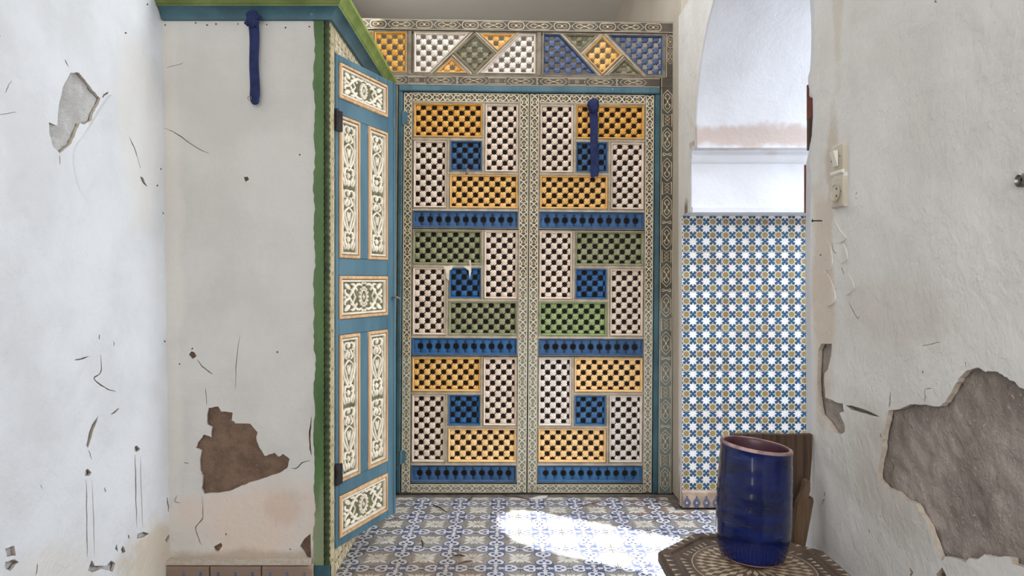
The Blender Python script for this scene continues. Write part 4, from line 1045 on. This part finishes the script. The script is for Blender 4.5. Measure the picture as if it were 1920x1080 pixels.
# remains of an old wooden door frame behind the broken near edge of the arch
r = thing('old_door_post', 'red brown wooden post remnant with a dark plate in the broken arch edge', 'post', (.95, 2.11, 1.38))
mb = MB(FLOOR); box(mb, 0, .08, -.02, .03, 0, .42); box(mb, -.026, .0, -.005, .03, 0, .15); box(mb, -.018, .0, -.005, .03, .29, .40); mb.build('post', m_red, r)
mb = MB(FLOOR); box(mb, -.034, .02, -.03, -.008, .188, .285); mb.build('iron_plate', m_board, r)

# ------------------------------------------------------------------ boards leaning by the right wall
def slab(name, outline_px, Y, thick, mat, label, tilt=0):
    pl = [onY(x, y, Y) for x, y in outline_px]
    mb = MB(lambda u, v, n: (u, -n, v)); pl = ccw(pl)
    ii = []
    for n in (0, thick): ii.append(mb.add([(u, v, n) for u, v in pl]))
    mb.bridge(ii[0], ii[1], 0)
    for t in tessellate_polygon([[Vector((u, v, 0)) for u, v in pl]]):
        mb.fi([ii[0][i] for i in t], 0); mb.fi([ii[1][i] for i in t], 0)
    o = mb.build(name, mat, None, loc=(0, Y, 0)); return tag(o, label, 'board', kind='thing')
s2 = F/2.0
bz = lambda z: VY+(EYE-z)*s2
slab('board', [(1368, 812), (1420, 811), (1470, 813), (1518, 812), (1517, 850), (1513, 900), (1507, 960), (1503, 1000), (1490, bz(.0)), (1352, bz(0)), (1360, 960)], 2.0, .02, m_board, 'wide dark wooden board standing behind the blue pot')
s2 = F/1.93
slab('plank_offcut', [(1504, 899), (1509, 896), (1513, 900), (1513, 915), (1509, 931), (1518, 929), (1519, 936), (1512, 975), (1503, 1024), (1492, bz(0)), (1462, bz(0)), (1481, 1010), (1490, 940), (1497, 926), (1502, 910)], 1.93, .022, m_board2, 'narrow broken plank leaning in front of the wide board')

# ------------------------------------------------------------------ inlaid side table
TC = (.572, 1.60); TR = .222; TZ = .50
tab = thing('side_table', 'octagonal dark wooden table with pale inlay under the blue pot', 'table', (TC[0], TC[1], 0))
octa = lambda r, ph=PI/8: [(r*math.cos(ph+k*PI/4), r*math.sin(ph+k*PI/4)) for k in range(8)]
mb = MB(FLOOR)
mb.loops([[(u, v, TZ-.030) for u, v in octa(TR-.006)], [(u, v, TZ-.024) for u, v in octa(TR)], [(u, v, TZ-.004) for u, v in octa(TR)], [(u, v, TZ+.002) for u, v in octa(TR-.006)], [(u, v, TZ+.002) for u, v in octa(TR-.030)], [(u, v, TZ-.003) for u, v in octa(TR-.034)], [(u, v, TZ-.003) for u, v in octa(.01)]], 0, cap0=True)
e = .0004
oc = octa(TR-.018)
for k in range(8):                           # triangles set into the raised rim
    a, b = Vector(octa(TR-.009)[k]), Vector(octa(TR-.009)[(k+1) % 8]); c_, d_ = Vector(octa(TR-.027)[k]), Vector(octa(TR-.027)[(k+1) % 8])
    for q in range(1, 6):
        t = q/6; p = a.lerp(b, t-.035); r_ = a.lerp(b, t+.035); s_ = c_.lerp(d_, t)
        mb.flat([tuple(p), tuple(r_), tuple(s_)], TZ+.002+e, 1)
    # zigzag inlay on the field
    a, b = Vector(octa(TR-.050)[k]), Vector(octa(TR-.050)[(k+1) % 8]); c_, d_ = Vector(octa(TR-.066)[k]), Vector(octa(TR-.066)[(k+1) % 8])
    for q in range(1, 7):
        t = q/7
        if k % 2 == 0: mb.flat([tuple(a.lerp(b, t-.03)), tuple(c_.lerp(d_, t-.01)), tuple(c_.lerp(d_, t+.03)), tuple(a.lerp(b, t))], TZ-.003+e, 1)
        else: mb.flat([tuple(a.lerp(b, t-.04)), tuple(c_.lerp(d_, t)), tuple(a.lerp(b, t+.04))], TZ-.003+e, 1)
zf = TZ-.003+e
mb.fan(ell(0, 0, .140, n=48), (0, 0), zf-.0001, 2)
mb.stroke(ell(0, 0, .139, n=48), .0025, zf+e, 1, True)
for ringi, (r0, r1, cnt) in enumerate(((.132, .108, 40), (.112, .078, 32), (.084, .052, 24), (.056, .02, 16))):
    for k in range(cnt):
        a = 2*PI*(k+.5*(ringi % 2))/cnt; da = PI/cnt*.80; rm = (r0+r1)/2
        mb.flat([(r0*math.cos(a), r0*math.sin(a)), (rm*math.cos(a+da), rm*math.sin(a+da)), (r1*math.cos(a), r1*math.sin(a)), (rm*math.cos(a-da), rm*math.sin(a-da))], zf+e, 1)
mb.build('tabletop', [m_tabw, m_inlay, m_tabw2], tab)
mb = MB(FLOOR)
mb.loops([[(u, v, TZ-.09) for u, v in octa(TR-.04)], [(u, v, TZ-.030) for u, v in octa(TR-.04)], [(u, v, TZ-.030) for u, v in octa(TR-.055)], [(u, v, TZ-.09) for u, v in octa(TR-.055)]], 0, cap1=False)
mb.build('apron', m_tabw2, tab)
for k in range(8):                           # eight arched side panels that reach the floor as legs
    a = PI/8+k*PI/4; b = a+PI/4; R_ = TR-.042
    A = Vector((R_*math.cos(a), R_*math.sin(a))); B = Vector((R_*math.cos(b), R_*math.sin(b))); W_ = (B-A).length
    t = (B-A).normalized(); nn = Vector((t.y, -t.x))
    mp = lambda u, v, n, A=A, t=t, nn=nn: (A.x+t.x*u+nn.x*n, A.y+t.y*u+nn.y*n, v)
    mb = MB(mp)
    ar = [(.025, 0), (.025, .22)]+[(W_/2-(W_/2-.025)*math.cos(PI*q/8)*(1 if q not in (0, 8) else 1), .22+.10*math.sin(PI*q/8)) for q in range(1, 8)]+[(W_-.025, .22), (W_-.025, 0)]
    pl = [(.001, 0)]+ar+[(W_-.001, 0), (W_-.001, TZ-.085), (.001, TZ-.085)]
    ii = [mb.add([(u, v, n) for u, v in pl]) for n in (-.014, 0)]
    mb.bridge(ii[0], ii[1], 0)
    for tr in tessellate_polygon([[Vector((u, v, 0)) for u, v in pl]]): mb.fi([ii[0][i] for i in tr]); mb.fi([ii[1][i] for i in tr])
    mb.build('leg_panel', m_tabw, tab)

# ------------------------------------------------------------------ blue pot
POT = (.588, 1.655, TZ+.0005)
pot = thing('pot', 'tall cobalt blue glazed pot with a chipped clay rim', 'pot', POT, (0, math.radians(2.2), 0))
R0, H0 = .0868, .272
prof = [(.0, 0), (.066, 0), (.072, .002), (.076, .006)]
for k in range(31):
    t = k/30; z = .014+t*(H0-.024)
    r_ = R0*(.90+.10*math.sin(min(1, t*4)*PI/2))+.0012*math.sin(t*PI)+.0003*math.sin(t*46)+.0003*math.sin(t*95+1)-.004*t*t
    prof.append((r_, z))
rt = prof[-1][0]
mid = len(prof)
prof += [(rt+.001, H0-.006), (rt, H0-.001), (rt-.004, H0+.001), (rt-.008, H0-.001), (rt-.0095, H0-.007), (rt-.0105, H0-.02), (rt-.010, H0*.5), (rt-.014, .03), (.05, .016), (.0, .014)]
ms = [2]*3+[0]*(mid-4)+[0, 2, 2, 2, 1, 1, 1, 1, 1, 1, 1]
mb = MB(FLOOR)
mb.lathe(prof, 56, m=ms[:len(prof)-1]+[1], cap=False, wob=lambda a, z: .010*math.sin(2*a+.6)+.004*math.sin(3*a)+.003*math.sin(7*a+z*40))
mb.v = [(x, y, z-.085*x*max(0, z/H0)**3) for x, y, z in mb.v]
mb.build('body', [m_glaze, m_inglaze, m_rimclay], pot, smooth=60)

# ------------------------------------------------------------------ splinters and dust on the floor
def onF(px, py):
    s_ = (py-VY)/EYE; return ((px-VX)/s_, F/s_)
spl = [((790, 1013), (792.5, 1029), 'short dark twig lying on the floor tiles nearest the carved door', .0028, m_board), ((858, 1058), (886, 1053), 'pale curved splinter near the bottom edge of the floor', .0026, m_board2), ((848, 1043), (872, 1044), 'thin dark splinter just above the pale curved one', .0022, m_board),
    ((812, 948), (838, 962), 'long dark splinter in front of the left lattice door', .0026, m_board), ((944, 930), (992, 937), 'long thin splinter under the gap between the lattice doors', .0022, m_board), ((1085, 952), (1126, 942), 'pale splinter in front of the right lattice door', .0026, m_board2), ((878, 941), (886, 930), 'short splinter close to the left lattice door foot', .0022, m_board)]
for (a, b, lab, r_, mt) in spl:
    A = Vector(onF(*a)+(.0035,)); B = Vector(onF(*b)+(.0035,)); mid_ = (A+B)/2+Vector((.004, .004, .002)); loc = A
    mb = MB(FLOOR); mb.tube([(0, 0, 0)]+[tuple(p-A) for p in (A.lerp(mid_, .5), mid_, mid_.lerp(B, .5), B)], lambda t: r_*(.5+.8*math.sin(PI*(.1+.8*t))), 5)
    tag(mb.build('splinter', mt, None, loc=tuple(loc)), lab, 'splinter', 'wood splinters on the floor', 'thing')
p = [onF(*q) for q in ((992, 936), (1010, 931), (1027, 930), (1024, 934), (1002, 938))]
mb = MB(FLOOR); mb.prism(p, .001, .0035, 0)
tag(mb.build('plaster_chip', m_front), 'flat pinkish plaster chip at the foot of the lattice doors', 'chip', kind='thing')
